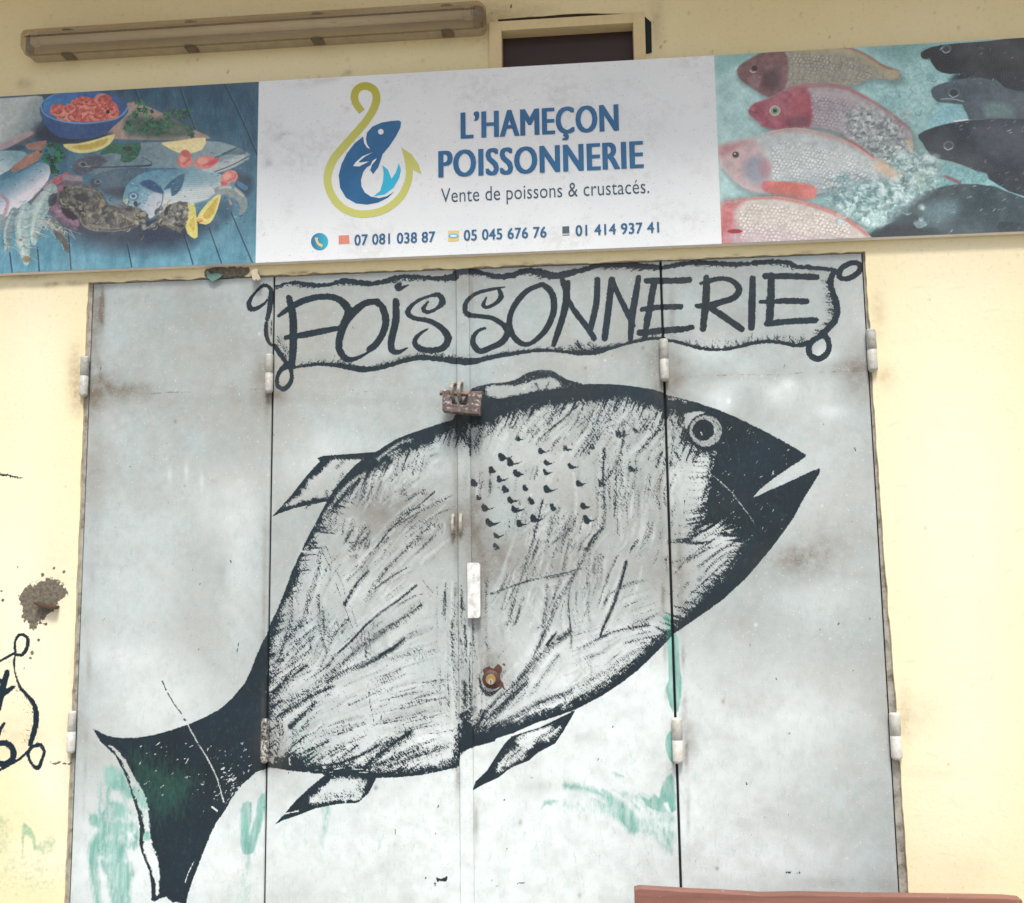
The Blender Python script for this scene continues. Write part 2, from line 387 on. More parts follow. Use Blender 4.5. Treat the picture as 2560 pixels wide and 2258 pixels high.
light = z_('A', [(440,1800),(480,1680),(540,1560),(630,1440),(740,1340),(870,1170),(1000,1070),(1130,1010),(1250,920),(1400,860),(1560,800),(1640,710),(1760,660),(1840,690)]) \
 + z_('B', [(20,720),(130,620),(330,620),(450,530),(600,500),(800,450),(1050,410),(1200,395),(1400,385),(1600,375),(1700,410),(1850,450),(1960,500)]) \
 + z_('C', [(240,520),(330,505),(400,530),(410,640),(410,740),(480,840),(600,870),(690,890),(670,1000),(640,1100),(620,1250),(600,1400),(555,1550),(500,1660),(440,1720),(600,1740),(780,1640),(900,1660),(960,1740),(930,1850),(830,1980),(710,2110),(590,2240),(450,2390),(330,2490)]) \
 + z_('D', [(1870,870),(1740,920),(1600,1080),(1450,1190),(1300,1320),(1100,1420),(950,1510),(700,1570),(550,1640),(400,1650),(250,1690),(160,1720),(130,1640),(60,1560),(30,1700)]) \
 + z_('H', [(1700,540),(1580,590),(1300,630),(1100,640),(980,610),(800,590),(500,580),(330,500),(220,500),(150,560),(112,540),(112,200),(120,60)]) \
 + z_('E', [(64,1550),(64,1300),(66,1000),(150,790),(300,420),(400,120)])
INK.append(('poly', 'ink', light, dict(v=.13, soft=26, m='lerp', rag=22, rs=14)))
# holes of light in the outline band
for k, pts, w in (('A', [(700,1290),(830,1150),(960,1080)], 40), ('A', [(1080,940),(1180,860),(1300,780),(1390,760)], 34), ('A', [(1180,900),(1280,850)], 26), ('A', [(560,1480),(640,1370),(700,1300)], 26), ('C', [(270,375),(360,370),(430,405)], 20), ('E', [(480,30),(400,120),(380,300)], 25)):
    istroke(k, pts, w, v=.35, soft=9, m='lerp')
# fins
ipoly('A', [(72,1488),(250,1290),(400,1100),(480,1010),(530,960),(500,932),(560,908),(800,890),(1050,872),(1020,950),(800,1100),(610,1335),(300,1400),(150,1450)], n=1, soft=2.6)
ipoly('A', [(190,1395),(300,1310),(400,1200),(440,1120),(560,1040),(630,960),(800,940),(930,950),(810,1060),(690,1200),(610,1300),(480,1320),(330,1350)], v=.1, soft=12, rag=14)
dry('A', [(400,1400),(500,1290)], 30, .6); dry('A', [(760,950),(700,1020)], 50, .55); dry('A', [(560,1330),(600,1250)], 40, .6); dry('A', [(740,1080),(700,1180)], 35, .6)
istroke('A', [(1010,935),(900,990),(780,1110),(690,1220),(615,1330)], [60,40,34,30,24])
ipoly('B', [(160,275),(300,225),(450,212),(560,185),(640,140),(720,105),(850,92),(940,115),(1050,185),(1200,225),(1100,260),(700,310),(400,370),(290,345)], v=.8, soft=4)
ipoly('B', [(290,260),(420,235),(560,240),(680,215),(760,185),(900,172),(980,215),(1000,250),(880,278),(700,300),(500,345),(400,362),(310,340),(280,290)], v=.1, soft=8, rag=9)
dry('B', [(800,290),(760,230)], 40, .7); dry('B', [(850,270),(880,210)], 30, .5)
ipoly('H', [(155,1100),(230,1020),(340,890),(470,770),(590,670),(640,680),(1025,700),(960,830),(870,910),(700,920),(500,960),(350,1020),(230,1060)], n=1, soft=2.6)
ipoly('H', [(450,910),(520,820),(600,760),(660,705),(900,705),(920,780),(860,890),(700,885),(560,910)], v=.1, soft=14, rag=16)
dry('H', [(560,870),(700,850),(820,840)], 60, .6); dry('H', [(900,720),(850,860)], 60, .5)
istroke('H', [(240,1005),(360,980)], 12, v=.1, m='lerp')
ipoly('I', [(2,765),(35,680),(130,590),(200,480),(280,360),(350,285),(600,205),(910,55),(870,130),(800,250),(730,350),(580,430),(500,500),(350,560),(230,650),(100,710)], n=1, soft=2.6)
ipoly('I', [(390,290),(720,195),(790,190),(740,280),(690,310),(560,350),(480,440),(400,520),(300,560),(230,600),(215,560),(250,490),(330,410),(400,360)], v=.3, soft=14, rag=18)
ipoly('I', [(420,290),(700,195),(640,260),(520,310),(430,360)], v=.08, soft=10)
dry('I', [(560,330),(660,270),(780,180)], 50, .62); dry('I', [(300,500),(420,400)], 60, .6); dry('I', [(400,320),(470,290)], 40, .6)
# tail light strip, chips
ipoly('G', [(480,10),(560,60),(650,170),(720,320),(800,440),(840,560),(850,690),(860,820),(890,950),(930,1060),(945,1200),(940,1330),(915,1425),(908,1300),(865,1130),(805,1000),(795,870),(805,760),(775,620),(722,500),(690,400),(640,250),(570,120)], v=.06, soft=6, rag=8, rs=6)
istroke('G', [(1255,1080),(1210,1170),(1180,1260)], 10, v=.15, m='lerp', soft=2)
istroke('F', [(1012,940),(1100,1100),(1220,1300),(1300,1470),(1360,1690)], 11, v=0.0, m='lerp', soft=2)
istroke('C', [(650,1060),(870,1260),(1080,1540)], 8, v=.12, m='lerp', soft=2.5)
istroke('F', [(780,540),(815,625)], 12); istroke('F', [(828,655),(900,770),(960,850)], 11); istroke('F', [(985,900),(1000,912)], 14)
istroke('F', [(1500,185),(1483,280)], 8, rag=2)
istroke('G', [(1425,575),(1470,612)], 18, v=0, m='lerp', soft=2)
for i in range(120):
    x = random.uniform(560, 1600); y = random.uniform(1130, 1650); l = random.uniform(6, 36)
    if random.random() < .5: x = random.gauss(1420, 90); y = random.gauss(1480, 130)
    a = math.radians(random.choice([-25, -35, -15, -60])); istroke('F', [(x, y), (x+l*math.cos(a), y+l*math.sin(a))], random.uniform(4, 10), v=random.choice([.0, .15, .3]), m='lerp', soft=1.8, n=1)
for i in range(90):
    x = random.uniform(700, 1400); y = random.uniform(650, 1780); l = random.uniform(5, 40); a = math.radians(random.choice([-30, -40, -60]))
    istroke('C', [(x, y), (x+l*math.cos(a), y+l*math.sin(a))], random.uniform(3, 8), v=random.choice([.1, .3, .4]), m='lerp', soft=1.8, n=1)
for i in range(26):
    x = random.uniform(420, 1000); y = random.uniform(600, 660); istroke('H', [(x, y), (x+random.uniform(10, 60), y+random.uniform(-4, 4))], random.uniform(3, 7), v=.1, m='lerp', soft=1.8, n=1)
istroke('H', [(288,400),(288,590)], 10, v=.05, m='lerp', soft=2)
# eye and cheek
ipoly('C', [(400,520),(520,490),(620,495),(560,520),(490,570),(450,640),(420,640),(410,580)], v=.12, soft=6)
INK.append(('poly', 'ink', [(1600+.2642*(622+155*math.cos(t)), 900+.2642*(672+150*math.sin(t))) for t in np.linspace(0, 6.283, 40)[:-1]], dict(v=0.33, soft=3, m='lerp')))
INK.append(('poly', 'ink', [(1600+.2642*(598+100*math.cos(t)), 900+.2642*(664+100*math.sin(t))) for t in np.linspace(0, 6.283, 40)[:-1]], dict(v=1, soft=3, m='lerp', rag=3)))
istroke('C', [(600,560),(700,560),(740,640),(720,720)], 22, v=.46, soft=12)
istroke('C', [(572,680),(590,708)], 10, v=.1, m='lerp')
for (x, y, l, vv) in ((700,880,230,.75),(690,910,200,.65),(680,960,210,.6),(665,1000,190,.55),(655,1060,180,.6),(640,1110,230,.62),(630,1160,220,.55),(620,1230,170,.5),(610,1300,160,.55),(600,1370,190,.5),(580,1440,170,.55),(570,1500,190,.55),(540,1570,180,.6),(510,1640,160,.6)):
    dry('C', [(x+30, y-5), (x-l*.5, y+6), (x-l, y-4)], [50, 34, 8], vv*.98, fade=.25)
dry('C', [(760,1740),(640,1790),(450,1900)], 50, .6); dry('C', [(700,1690),(620,1720)], 60, .9); dry('C', [(330,1650),(300,1500),(340,1350)], 60, .42)
dry('C', [(300,560),(320,700),(300,880)], 34, .6); dry('C', [(330,870),(380,950)], 34, .7); istroke('C', [(422,1330),(410,1500)], 8, v=.7); dry('C', [(480,870),(600,860),(720,850)], 40, .8)
for pts, w, v in (([(1860,300),(1850,200),(1900,240),(2000,200)], 60, .45), ([(1900,560),(1850,480)], 40, .4)): dry('D', pts, w, v)
dry('D', [(2010,600),(1960,760)], 60, .6)
for i in range(26):
    x = random.uniform(560, 760); y = random.uniform(1600, 1780); l = random.uniform(40, 130); istroke('C', [(x, y), (x+l, y-l*.55)], [8, 3], v=random.choice([.0, .15, .35]), m='lerp', soft=4, n=1)
for i in range(70):
    y = random.uniform(860, 1640); x = np.interp(y, [860,1000,1250,1500,1640], [690,665,620,575,510])+random.uniform(-8, 20); l = random.uniform(20, 70); istroke('C', [(x+l*.4, y+random.uniform(-6, 6)), (x-l*.3, y+random.uniform(-10, 16))], [random.uniform(5, 12), 3], v=random.choice([.1, .2, .4, .9]), m='lerp', soft=5, n=1)
for i in range(34):
    t = random.random(); x = 330+t*430+random.uniform(-40, 40); y = 1800-t*170+random.uniform(-60, 90); l = random.uniform(90, 260); a = math.radians(random.uniform(-42, -18))
    istroke('C', [(x, y), (x+l*.5*math.cos(a), y+l*.5*math.sin(a)+6), (x+l*math.cos(a), y+l*math.sin(a))], [random.uniform(6, 18), random.uniform(10, 26), 3], v=random.choice([.05, .2, .35]), m='lerp', soft=6, dry=.3, seed=i)
for p, w_, v in (([(940,1700),(760,1800),(560,1960)],44,.66),([(900,1800),(720,1900),(560,2080)],50,.6),([(830,1900),(660,2050),(480,2220)],44,.62),([(700,2080),(560,2220),(420,2380)],50,.66),([(620,1760),(450,1880),(330,2020)],36,.55),([(860,1960),(700,2110)],40,.9),([(960,1780),(860,1940)],50,.9),([(460,2100),(360,2240)],36,.5),([(700,1700),(560,1790)],30,.7)):
    dry('C', p, w_, v)
# body dry-brush strokes
SE = [([(1180,20),(1000,190),(880,330),(780,420)],44,.56),([(980,340),(870,470),(765,650)],40,.85),([(1480,10),(1330,140),(1180,300),(1060,460),(980,600)],66,.56),([(1360,300),(1200,390),(1050,500)],35,.62),
 ([(1440,470),(1280,600),(1100,730),(950,860),(850,970),(700,1110)],28,.82),([(1480,650),(1300,800),(1130,900),(950,1030),(780,1170),(650,1300),(450,1450),(200,1570),(90,1640)],90,.62),
 ([(1320,980),(1180,1090),(960,1210),(760,1290),(600,1370)],64,.78),([(1210,1060),(1100,1130)],44,1),([(540,150),(490,400),(420,600),(350,850),(200,1000),(80,1080)],64,.56),
 ([(520,570),(530,800),(560,1000),(590,1090)],50,.62),([(800,780),(650,960),(580,1130),(480,1330)],48,.58),([(260,560),(250,850),(100,1150)],64,.55),([(400,150),(380,330),(300,600)],50,.5),
 ([(370,800),(200,1000),(80,1250)],64,.66),([(500,870),(330,1000),(100,1270)],54,.55),([(400,1230),(200,1400),(70,1560)],64,.74),([(250,1300),(70,1500)],54,.85),([(640,1420),(400,1540),(130,1710)],64,.86),
 ([(480,1590),(350,1700),(250,1800)],60,.92),([(1140,1440),(960,1530),(800,1600)],34,.52),([(1780,1350),(1500,1420),(1200,1500)],22,.42),([(1630,1010),(1350,1100),(1130,1180)],28,.42),
 ([(1700,1640),(1400,1720),(1100,1780)],22,.55),([(1740,1530),(1450,1570)],22,.5),([(1810,450),(1800,900),(1820,1700)],30,.48),([(900,0),(850,120)],60,.6),([(950,900),(970,1150)],30,.7),
 ([(430,1080),(250,1230),(100,1330)],40,.5),([(620,1500),(450,1640)],60,.5),([(160,1560),(80,1610)],50,.95),([(1600,880),(1400,960),(1250,1010)],24,.42),([(1300,1250),(1000,1360)],24,.4),([(720,800),(640,900)],60,.42)]
for p, w_, v in SE: dry('E', p, w_, v)
for p in ([(545,140),(600,250),(630,330)], [(590,100),(630,210)], [(670,300),(740,450),(770,560)], [(680,450),(725,570)], [(760,665),(800,770),(835,870)], [(830,700),(880,855)], [(1130,30),(1195,100)], [(1500,420),(1600,540)], [(540,1140),(690,1140)], [(310,980),(400,1080)], [(985,1400),(1000,1560),(1030,1700),(1045,1800)], [(180,1520),(185,1580)]):
    istroke('E', p, 6, v=.9, soft=2)
istroke('E', [(350,145),(420,150)], 16, v=.1, m='lerp')
SH = [([(610,390),(480,450),(350,510)],54,.66),([(740,420),(600,500),(500,575)],60,.68),([(860,420),(730,520),(620,580)],50,.68),([(1060,410),(900,500),(700,575),(500,600)],36,1),([(1150,370),(1060,450)],60,.8),
 ([(1310,320),(1180,400),(1050,500),(930,600)],70,.86),([(1380,450),(1200,520),(1010,610)],76,.7),([(1600,430),(1350,520),(1100,620)],76,.68),([(1700,480),(1690,600)],70,.72),([(420,340),(320,420),(250,500)],54,.72),
 ([(440,240),(330,340)],54,.55),([(930,240),(700,300),(550,350)],28,.5),([(1230,180),(1000,250)],18,.5),([(1640,20),(1400,50),(1200,90)],22,.42),([(160,120),(180,300),(160,500)],84,.62),([(1600,170),(1350,230),(1100,290)],24,.36),([(900,340),(700,420)],24,.4)]
for p, w_, v in SH: dry('H', p, w_, v)
SD = [([(690,20),(600,280),(540,480),(480,700),(450,780)],48,.6),([(770,20),(650,250),(590,350)],28,.55),([(1240,10),(1130,170),(1050,330),(900,570),(830,740),(740,950),(650,1130),(530,1290),(380,1430),(200,1620)],54,.68),
 ([(1000,20),(950,250),(940,330)],32,.5),([(1010,400),(990,600),(1010,800),(1015,950)],24,.72),([(920,380),(850,580),(790,740),(790,880)],46,.6),([(800,430),(800,560),(760,800)],46,.55),
 ([(1430,150),(1350,330),(1290,500),(1250,620)],30,.55),([(1500,230),(1450,420),(1390,600),(1310,780),(1270,900)],38,.9),([(1680,20),(1620,120),(1580,200)],28,.5),([(310,510),(500,440),(700,380),(900,340),(1100,290)],28,.74),
 ([(1750,590),(1550,660),(1400,760)],14,.5),([(1690,780),(1550,810),(1380,850),(1270,900),(1080,1000)],36,.7),([(1690,785),(1560,810)],44,.8),([(1000,850),(850,960),(700,1100),(600,1230),(500,1330)],74,.7),([(1850,870),(1700,900),(1500,940)],44,.66),
 ([(1720,960),(1500,1060),(1350,1180),(1150,1300),(1000,1350)],60,.52),([(1620,1080),(1400,1240),(1200,1380),(1000,1480)],100,.66),([(900,1050),(750,1250),(650,1400)],60,.45),([(1000,1380),(800,1450),(600,1550),(400,1660)],84,.64),
 ([(600,1300),(400,1500),(250,1650),(180,1780)],95,.78),([(270,400),(260,800),(280,1000)],40,.52),([(1160,1100),(1200,1250),(1100,1350)],50,.42),([(240,1560),(170,1750)],80,.9),([(420,1200),(300,1400)],50,.5),
 ([(80,1300),(80,1560),(60,1780)],80,.7),([(130,940),(120,1250),(130,1650)],14,.9),([(80,800),(90,1100)],50,.45),([(880,860),(800,960)],40,.85),([(560,400),(430,640)],40,.42),([(1180,150),(1160,420)],30,.5),([(1000,1000),(1300,900)],22,.45)]
for p, w_, v in SD: dry('D', p, w_, v)
SB = [([(330,540),(250,640),(170,810)],95,.72),([(480,520),(380,620),(330,700)],64,.66),([(600,500),(560,600),(530,640)],28,.75),([(760,460),(620,640),(580,740)],54,.55),([(1200,375),(1060,520),(900,650),(780,760)],38,.72),([(1290,530),(1150,640)],25,.6),
 ([(1400,400),(1310,640),(1200,800),(1130,900)],54,.58),([(1550,350),(1400,560)],84,.55),([(1590,680),(1550,900),(1480,1050),(1420,1130)],60,.64),([(1560,950),(1570,1150),(1530,1350),(1530,1650)],50,.5),
 ([(1400,850),(1390,1100),(1400,1350),(1390,1580),(1300,1680),(1240,1790)],44,.8),([(820,1330),(780,1500),(730,1700),(700,1790)],30,.75),([(1100,1480),(980,1600),(760,1790)],28,.5),([(1200,1480),(1170,1650)],30,.62),([(1820,1540),(1770,1750)],40,.58),
 ([(1930,650),(1860,740)],40,.9),([(1960,560),(1800,800),(1700,900)],50,.5),([(1940,880),(1900,1000)],40,.75),([(1980,1020),(1900,1250),(1930,1400)],50,.5),([(740,1000),(700,1130)],18,.55),([(320,1080),(310,1300)],22,.55),([(1700,420),(1550,650)],60,.48),
 ([(1020,420),(880,560)],60,.55),([(900,460),(760,600)],40,.48),([(1500,620),(1420,640)],30,.7),([(1100,1700),(1060,1790)],40,.5),([(1880,460),(1780,640)],50,.5),([(1560,440),(1440,560),(1350,700)],34,.55),([(1650,520),(1560,700)],50,.5),
 ([(860,650),(760,800)],36,.5),([(1640,950),(1620,1200),(1580,1350)],40,.45),([(980,1400),(900,1600),(860,1790)],44,.45),([(1700,1250),(1680,1500)],40,.4),([(130,620),(135,900)],20,.8),([(60,620),(100,800)],70,.75)]
for p, w_, v in SB: dry('B', p, w_, v)
SA = [([(1060,1080),(1000,1250),(980,1330)],40,.55),([(980,1100),(920,1300)],40,.5),([(1270,940),(1240,1080)],60,.55),([(1460,880),(1400,1080)],36,.62),([(1330,1240),(1290,1270)],60,.62),([(1610,1250),(1450,1390),(1300,1510),(1180,1620),(1060,1780)],26,.78),
 ([(1770,1290),(1600,1370),(1400,1480),(1250,1570)],44,.6),([(1640,1520),(1450,1680),(1350,1780)],36,.55),([(960,1580),(880,1700),(820,1800)],60,.6),([(640,1450),(600,1600)],50,.58),([(860,1180),(760,1350)],60,.5),([(1780,640),(1740,800)],60,.6),
 ([(1820,560),(1860,640),(1850,720)],40,1),([(1600,780),(1500,830)],60,.6),([(1180,1000),(1090,1120)],50,.55),([(760,1520),(740,1660)],36,.45),([(800,1730),(900,1720)],16,.8),([(1500,1230),(1480,1260)],30,.5),([(1690,1540),(1685,1640)],18,.55)]
for p, w_, v in SA: dry('A', p, w_, v)
for i in range(260):      # fur-like ticks along the inner edge of the outline
    j = random.randrange(len(light)-1); (x0, y0), (x1, y1) = light[j], light[j+1]
    if math.hypot(x1-x0, y1-y0) > 260: continue
    t = random.random(); x, y = x0+(x1-x0)*t, y0+(y1-y0)*t
    cx, cy = 1250, 1380; d = math.hypot(cx-x, cy-y); l = random.uniform(14, 46)
    ux, uy = (cx-x)/d, (cy-y)/d
    if y < 1250: ux, uy = -.45*.8, .9
    elif y > 1600: ux, uy = .75, -.55
    if math.hypot(ux, uy) > 0: INK.append(('stroke', 'ink', [(x-ux*6, y-uy*6), (x+ux*l, y+uy*l)], dict(w=[9, 2], v=.95, soft=5, m='max', dry=.5, seed=i)))
for (x, y) in ((810,860),(1040,835),(1290,820),(860,970),(520,965),(345,1040),(580,1070),(850,1060),(1090,1005),(415,1125),(175,1160),(1165,1165),(470,1220),(660,1210),(870,1220),(1380,1165),(215,1300),(520,1325),(715,1330),(275,1395),(560,1410),(920,1390),(1210,1380),(320,1535),(605,1545),(740,1500),(1240,1505),(380,1660),(390,1765),(440,915),(590,740),(1550,700),(1700,665),(1670,1030)):
    v = .95 if y > 840 and x < 1300 and y < 1700 else .72; r = random.uniform(42, 66)
    istroke('B', [(x-r*.3, y-r*.25), (x-r*.1, y+r*.2), (x+r*.25, y+r*.3)], [r*.75, r, r*.6], v=v, rag=5, soft=4)
    if random.random() < .75: istroke('B', [(x+r*.2, y+r*.3), (x+r*.9, y+r*.25), (x+r*1.6, y-r*.05)], [22, 14, 3], v=v, rag=3)
for kk, LS, dx in (('E', SE, 1), ('D', SD, 1), ('B', SB, 1), ('A', SA, 1), ('H', SH, 1)):
    for i_, (p, w_, v) in enumerate(LS):
        if len(p) > 1 and w_ > 25:
            off = w_*.8*(1 if i_ % 2 else -1); q_ = [(x+off*.8, y+off*.45) for x, y in p]
            BODY.append(('stroke', 'pale', smooth_pts(z_(kk, q_), False, 2), dict(w=w_*zk(kk)*.6, v=.4, soft=w_*zk(kk)*1.6, m='max', dry=.3, seed=i_)))
FL = [('E', p, w) for p, w, v in SE]+[('D', p, w) for p, w, v in SD]+[('B', p, w) for p, w, v in SB]*2+[('A', p, w) for p, w, v in SA]*2+[('H', p, w) for p, w, v in SH]
lightA = np.array(light)
BODY.append(('poly', 'wash', light, dict(v=.22, soft=50, m='max', tex=.6, ts=34)))
for i in range(2200):
    kk, p, w_ = random.choice(FL); q_ = smooth_pts(z_(kk, p), False, 2)
    if len(q_) < 3: continue
    a0 = random.randrange(0, max(1, len(q_)-3)); q_ = q_[a0:a0+random.randint(3, 6)]
    dx, dy = q_[-1][0]-q_[0][0], q_[-1][1]-q_[0][1]; L_ = math.hypot(dx, dy)+1e-6; off = random.gauss(0, 34); q_ = [(x-dy/L_*off+random.gauss(0, 1.5), y+dx/L_*off+random.gauss(0, 1.5)) for x, y in q_]
    mx_ = [np.mean([x for x, y in q_])]; my_ = [np.mean([y for x, y in q_])]
    if poly_field(np.array(mx_), np.array(my_), light)[0] > -12: continue
    t_ = i % 3
    if t_ == 0: INK.append(('stroke', 'ink', q_, dict(w=[random.uniform(2, 9), random.uniform(6, 15), 2], v=random.choice([.4, .48, .54, .6, .68]), soft=random.uniform(6, 12), m='max', dry=.5, seed=i)))
    elif t_ == 1: BODY.append(('stroke', 'wash', q_, dict(w=[random.uniform(3, 10), random.uniform(8, 26), 4], v=random.uniform(.45, .95), soft=random.uniform(6, 14), m='max', dry=.6, seed=i)))
    else: BODY.append(('stroke', 'chalk', q_, dict(w=[2, random.uniform(3, 12), 2], v=random.uniform(.35, .9), soft=random.uniform(4, 9), m='max', dry=.7, seed=i)))
# banner and letters
BODY.append(('stroke', 'wash', z_('C', [(622+128*math.cos(t), 670+125*math.sin(t)) for t in np.linspace(0, 6.283, 30)]), dict(w=18, v=1, soft=5, m='max')))
for kk, ln in (('K', [(540,960),(750,940),(1000,960),(1250,950),(1550,880),(1850,900)]), ('K', [(380,350),(700,340),(1100,320),(1550,275),(1840,280)]), ('L', [(0,900),(400,850),(850,820),(1150,830),(1600,730)]), ('L', [(0,240),(400,260),(800,270),(1300,180),(1650,195)]), ('M', [(230,770),(650,840),(1050,780),(1340,790),(1520,650),(1500,400)]), ('M', [(200,260),(700,225),(1150,215),(1500,270)]), ('K', [(400,720),(440,860)])):
    BODY.append(('stroke', 'wash', smooth_pts(z_(kk, ln), False, 4), dict(w=22, v=.85, soft=34, m='max', dry=.6, seed=len(BODY))))
k = 'K'
istroke(k, [(322,420),(318,340),(262,308),(185,375),(140,450),(150,498),(200,500),(270,455),(312,400)], [44,30,26,18,36,44,34,18,16])
istroke(k, [(322,380),(310,500),(290,590)], [40,40,30]); istroke(k, [(283,620),(280,700),(300,770),(325,800)], [26,34,30,20]); istroke(k, [(326,600),(322,720)], 12, v=.7)
istroke(k, [(352,810),(400,880),(455,960)], [40,36,30]); istroke(k, [(462,965),(400,1010),(372,1080),(380,1140),(430,1162),(482,1110),(492,1040),(475,975)], [60,34,30,34,40,34,30,40], n=4)
istroke(k, [(350,320),(450,292),(540,288),(700,308),(800,302),(920,268),(1000,280),(1100,292),(1200,290),(1300,262),(1400,237),(1550,240),(1700,252),(1840,240)], [14,18,30,34,26,34,40,44,36,40,34,30,34,60], rag=5)
istroke(k, [(505,988),(620,968),(750,960),(900,972),(1000,990),(1100,1002),(1250,982),(1400,935),(1550,905),(1700,915),(1850,932)], [22,20,26,36,44,44,30,34,40,40,50], rag=4)
istroke(k, [(468,410),(492,500),(505,620),(505,800),(495,965)], [44,58,60,58,50]); istroke(k, [(385,560),(500,480),(620,425),(760,402),(860,415),(935,470),(960,530),(930,610),(890,670)], [26,50,48,46,50,62,60,60,40]); istroke(k, [(445,738),(600,715),(750,685),(885,660)], [36,50,48,36])
istroke(k, [(1195,443),(1100,455),(1000,530),(930,620),(888,740),(885,840),(940,915),(1010,915),(1090,880),(1140,848)], [50,48,64,60,56,52,50,34,22,14]); istroke(k, [(1195,445),(1245,500),(1268,600),(1245,700),(1190,790),(1135,835)], [50,54,56,52,52,50])
istroke(k, [(1350,440),(1350,600),(1315,750),(1318,840),(1370,860),(1450,822)], [50,56,54,50,36,8]); istroke(k, [(1385,300),(1360,320),(1375,340),(1410,325),(1465,302)], [30,40,34,26,4])
istroke(k, [(1620,440),(1578,500),(1610,530),(1680,505),(1735,450),(1705,388),(1620,400),(1510,450),(1448,530),(1500,578),(1620,600),(1720,655),(1782,740),(1745,820),(1650,845),(1550,830),(1505,780),(1535,720),(1612,668)], [12,36,28,24,52,40,22,26,44,34,38,46,56,50,46,46,40,30,12])
for i in range(150):
    x = random.uniform(540, 1850); yb = np.interp(x, [505,750,1000,1100,1250,1400,1550,1850], [985,958,985,998,978,930,900,928]); a = random.uniform(.6, 1.2); l = random.uniform(18, 75)
    istroke(k, [(x, yb), (x+l*.6*a, yb-l*.7)], [20, 5], v=random.uniform(.7, 1), soft=5, n=1, dry=.25, seed=i)
for i in range(110):
    x = random.uniform(380, 1840); yb = np.interp(x, [350,540,700,920,1100,1300,1550,1840], [330,298,315,280,300,275,250,252]); l = random.uniform(20, 80)
    istroke(k, [(x, yb), (x-l, yb+l*.35)], [22, 6], v=random.uniform(.65, .95), soft=6, n=1, dry=.35, seed=i)
dry(k, [(390,760),(430,830),(450,930)], 70, .55)
k = 'L'
istroke(k, [(252,408),(225,470),(260,490),(330,455),(372,400),(355,345)], [10,34,26,30,44,26]); istroke(k, [(405,322),(300,340),(180,370),(105,420),(75,480),(90,545),(180,562),(300,580),(395,640),(425,700),(380,775),(290,820),(200,852),(145,800),(145,730),(190,680),(240,662)], [8,26,28,30,40,44,34,36,44,50,50,44,46,46,36,26,20])
istroke(k, [(712,300),(600,345),(520,420),(460,520),(440,620),(468,720),(540,788),(620,785),(720,700),(780,600),(808,500),(800,400),(760,335),(712,302)], [36,40,46,42,46,46,42,34,44,48,50,50,48,40], n=4)
istroke(k, [(880,272),(905,340),(910,430),(880,570),(838,700),(805,800)], [44,52,58,50,48,36]); istroke(k, [(925,282),(920,400)], 34); istroke(k, [(925,430),(980,525),(1060,625),(1138,745)], [40,44,46,44]); istroke(k, [(1165,262),(1158,450),(1125,600),(1105,680)], [46,48,48,44])
istroke(k, [(1285,262),(1268,400),(1250,560),(1225,745)], [50,52,52,50]); istroke(k, [(1295,290),(1345,400),(1420,550),(1460,640)], [40,42,46,40]); istroke(k, [(1505,245),(1480,400),(1452,560),(1438,750)], [42,50,54,40])
istroke(k, [(1635,285),(1610,420),(1580,580),(1555,740)], [50,50,52,40], rag=3); istroke(k, [(1572,272),(1800,270),(1922,266)], 46, rag=3); istroke(k, [(1532,508),(1650,490),(1850,485)], [34,46,44], rag=3); istroke(k, [(1515,700),(1700,682),(1850,672),(1945,655)], [50,50,46,42], rag=4)
istroke(k, [(0,205),(60,190),(120,190),(220,205),(350,238),(480,222),(570,190),(700,200),(800,232),(900,215),(1050,180),(1200,135),(1350,140),(1500,145),(1690,165)], [50,50,46,34,44,46,40,50,54,50,40,44,36,40,36], rag=7)
istroke(k, [(0,928),(100,940),(250,912),(400,882),(550,860),(700,845),(850,852),(1000,868),(1150,862),(1300,822),(1450,778),(1600,750),(1720,748)], [50,54,36,34,26,24,20,30,30,24,22,22,26], rag=4)
for i in range(150):
    x = random.uniform(10, 1700); yb = np.interp(x, [0,100,400,700,1000,1300,1600,1720], [925,935,878,840,862,815,745,745]); l = random.uniform(15, 70)
    istroke(k, [(x, yb), (x+l*.8, yb-l*.6)], [22, 5], v=random.uniform(.65, 1), soft=5, n=1, dry=.25, seed=i)
for i in range(110):
    x = random.uniform(100, 1690); yb = np.interp(x, [0,220,350,570,800,1050,1200,1690], [190,210,240,195,235,190,145,170]); l = random.uniform(15, 70)
    istroke(k, [(x, yb), (x-l, yb+l*.5)], [20, 5], v=random.uniform(.65, 1), soft=5, n=1, dry=.25, seed=i)
dry(k, [(950,830),(1040,850),(1000,790)], 60, .8); dry(k, [(1180,840),(1100,800)], 50, .75)
k = 'M'
istroke(k, [(530,300),(530,420),(520,550),(502,710)], [44,56,56,48]); istroke(k, [(485,348),(560,325),(660,308),(750,335),(792,400),(750,462),(660,492),(560,522),(455,528)], [22,36,34,42,50,46,46,52,36]); istroke(k, [(560,540),(680,620),(812,712)], [46,50,46])
istroke(k, [(900,305),(895,500),(890,700)], [44,54,50]); istroke(k, [(1048,285),(1045,450),(1035,640)], [50,58,58]); istroke(k, [(1002,290),(1200,290),(1408,296)], 46, rag=3); istroke(k, [(962,495),(1150,488),(1330,490)], [26,44,44], rag=3); istroke(k, [(1010,672),(1150,655),(1400,642)], [40,46,46], rag=3)
istroke(k, [(178,225),(290,202),(420,180),(600,185),(750,196),(900,186),(1050,175),(1180,180),(1250,212),(1400,222),(1550,242)], [26,34,34,34,36,30,32,36,34,30,34], rag=7)
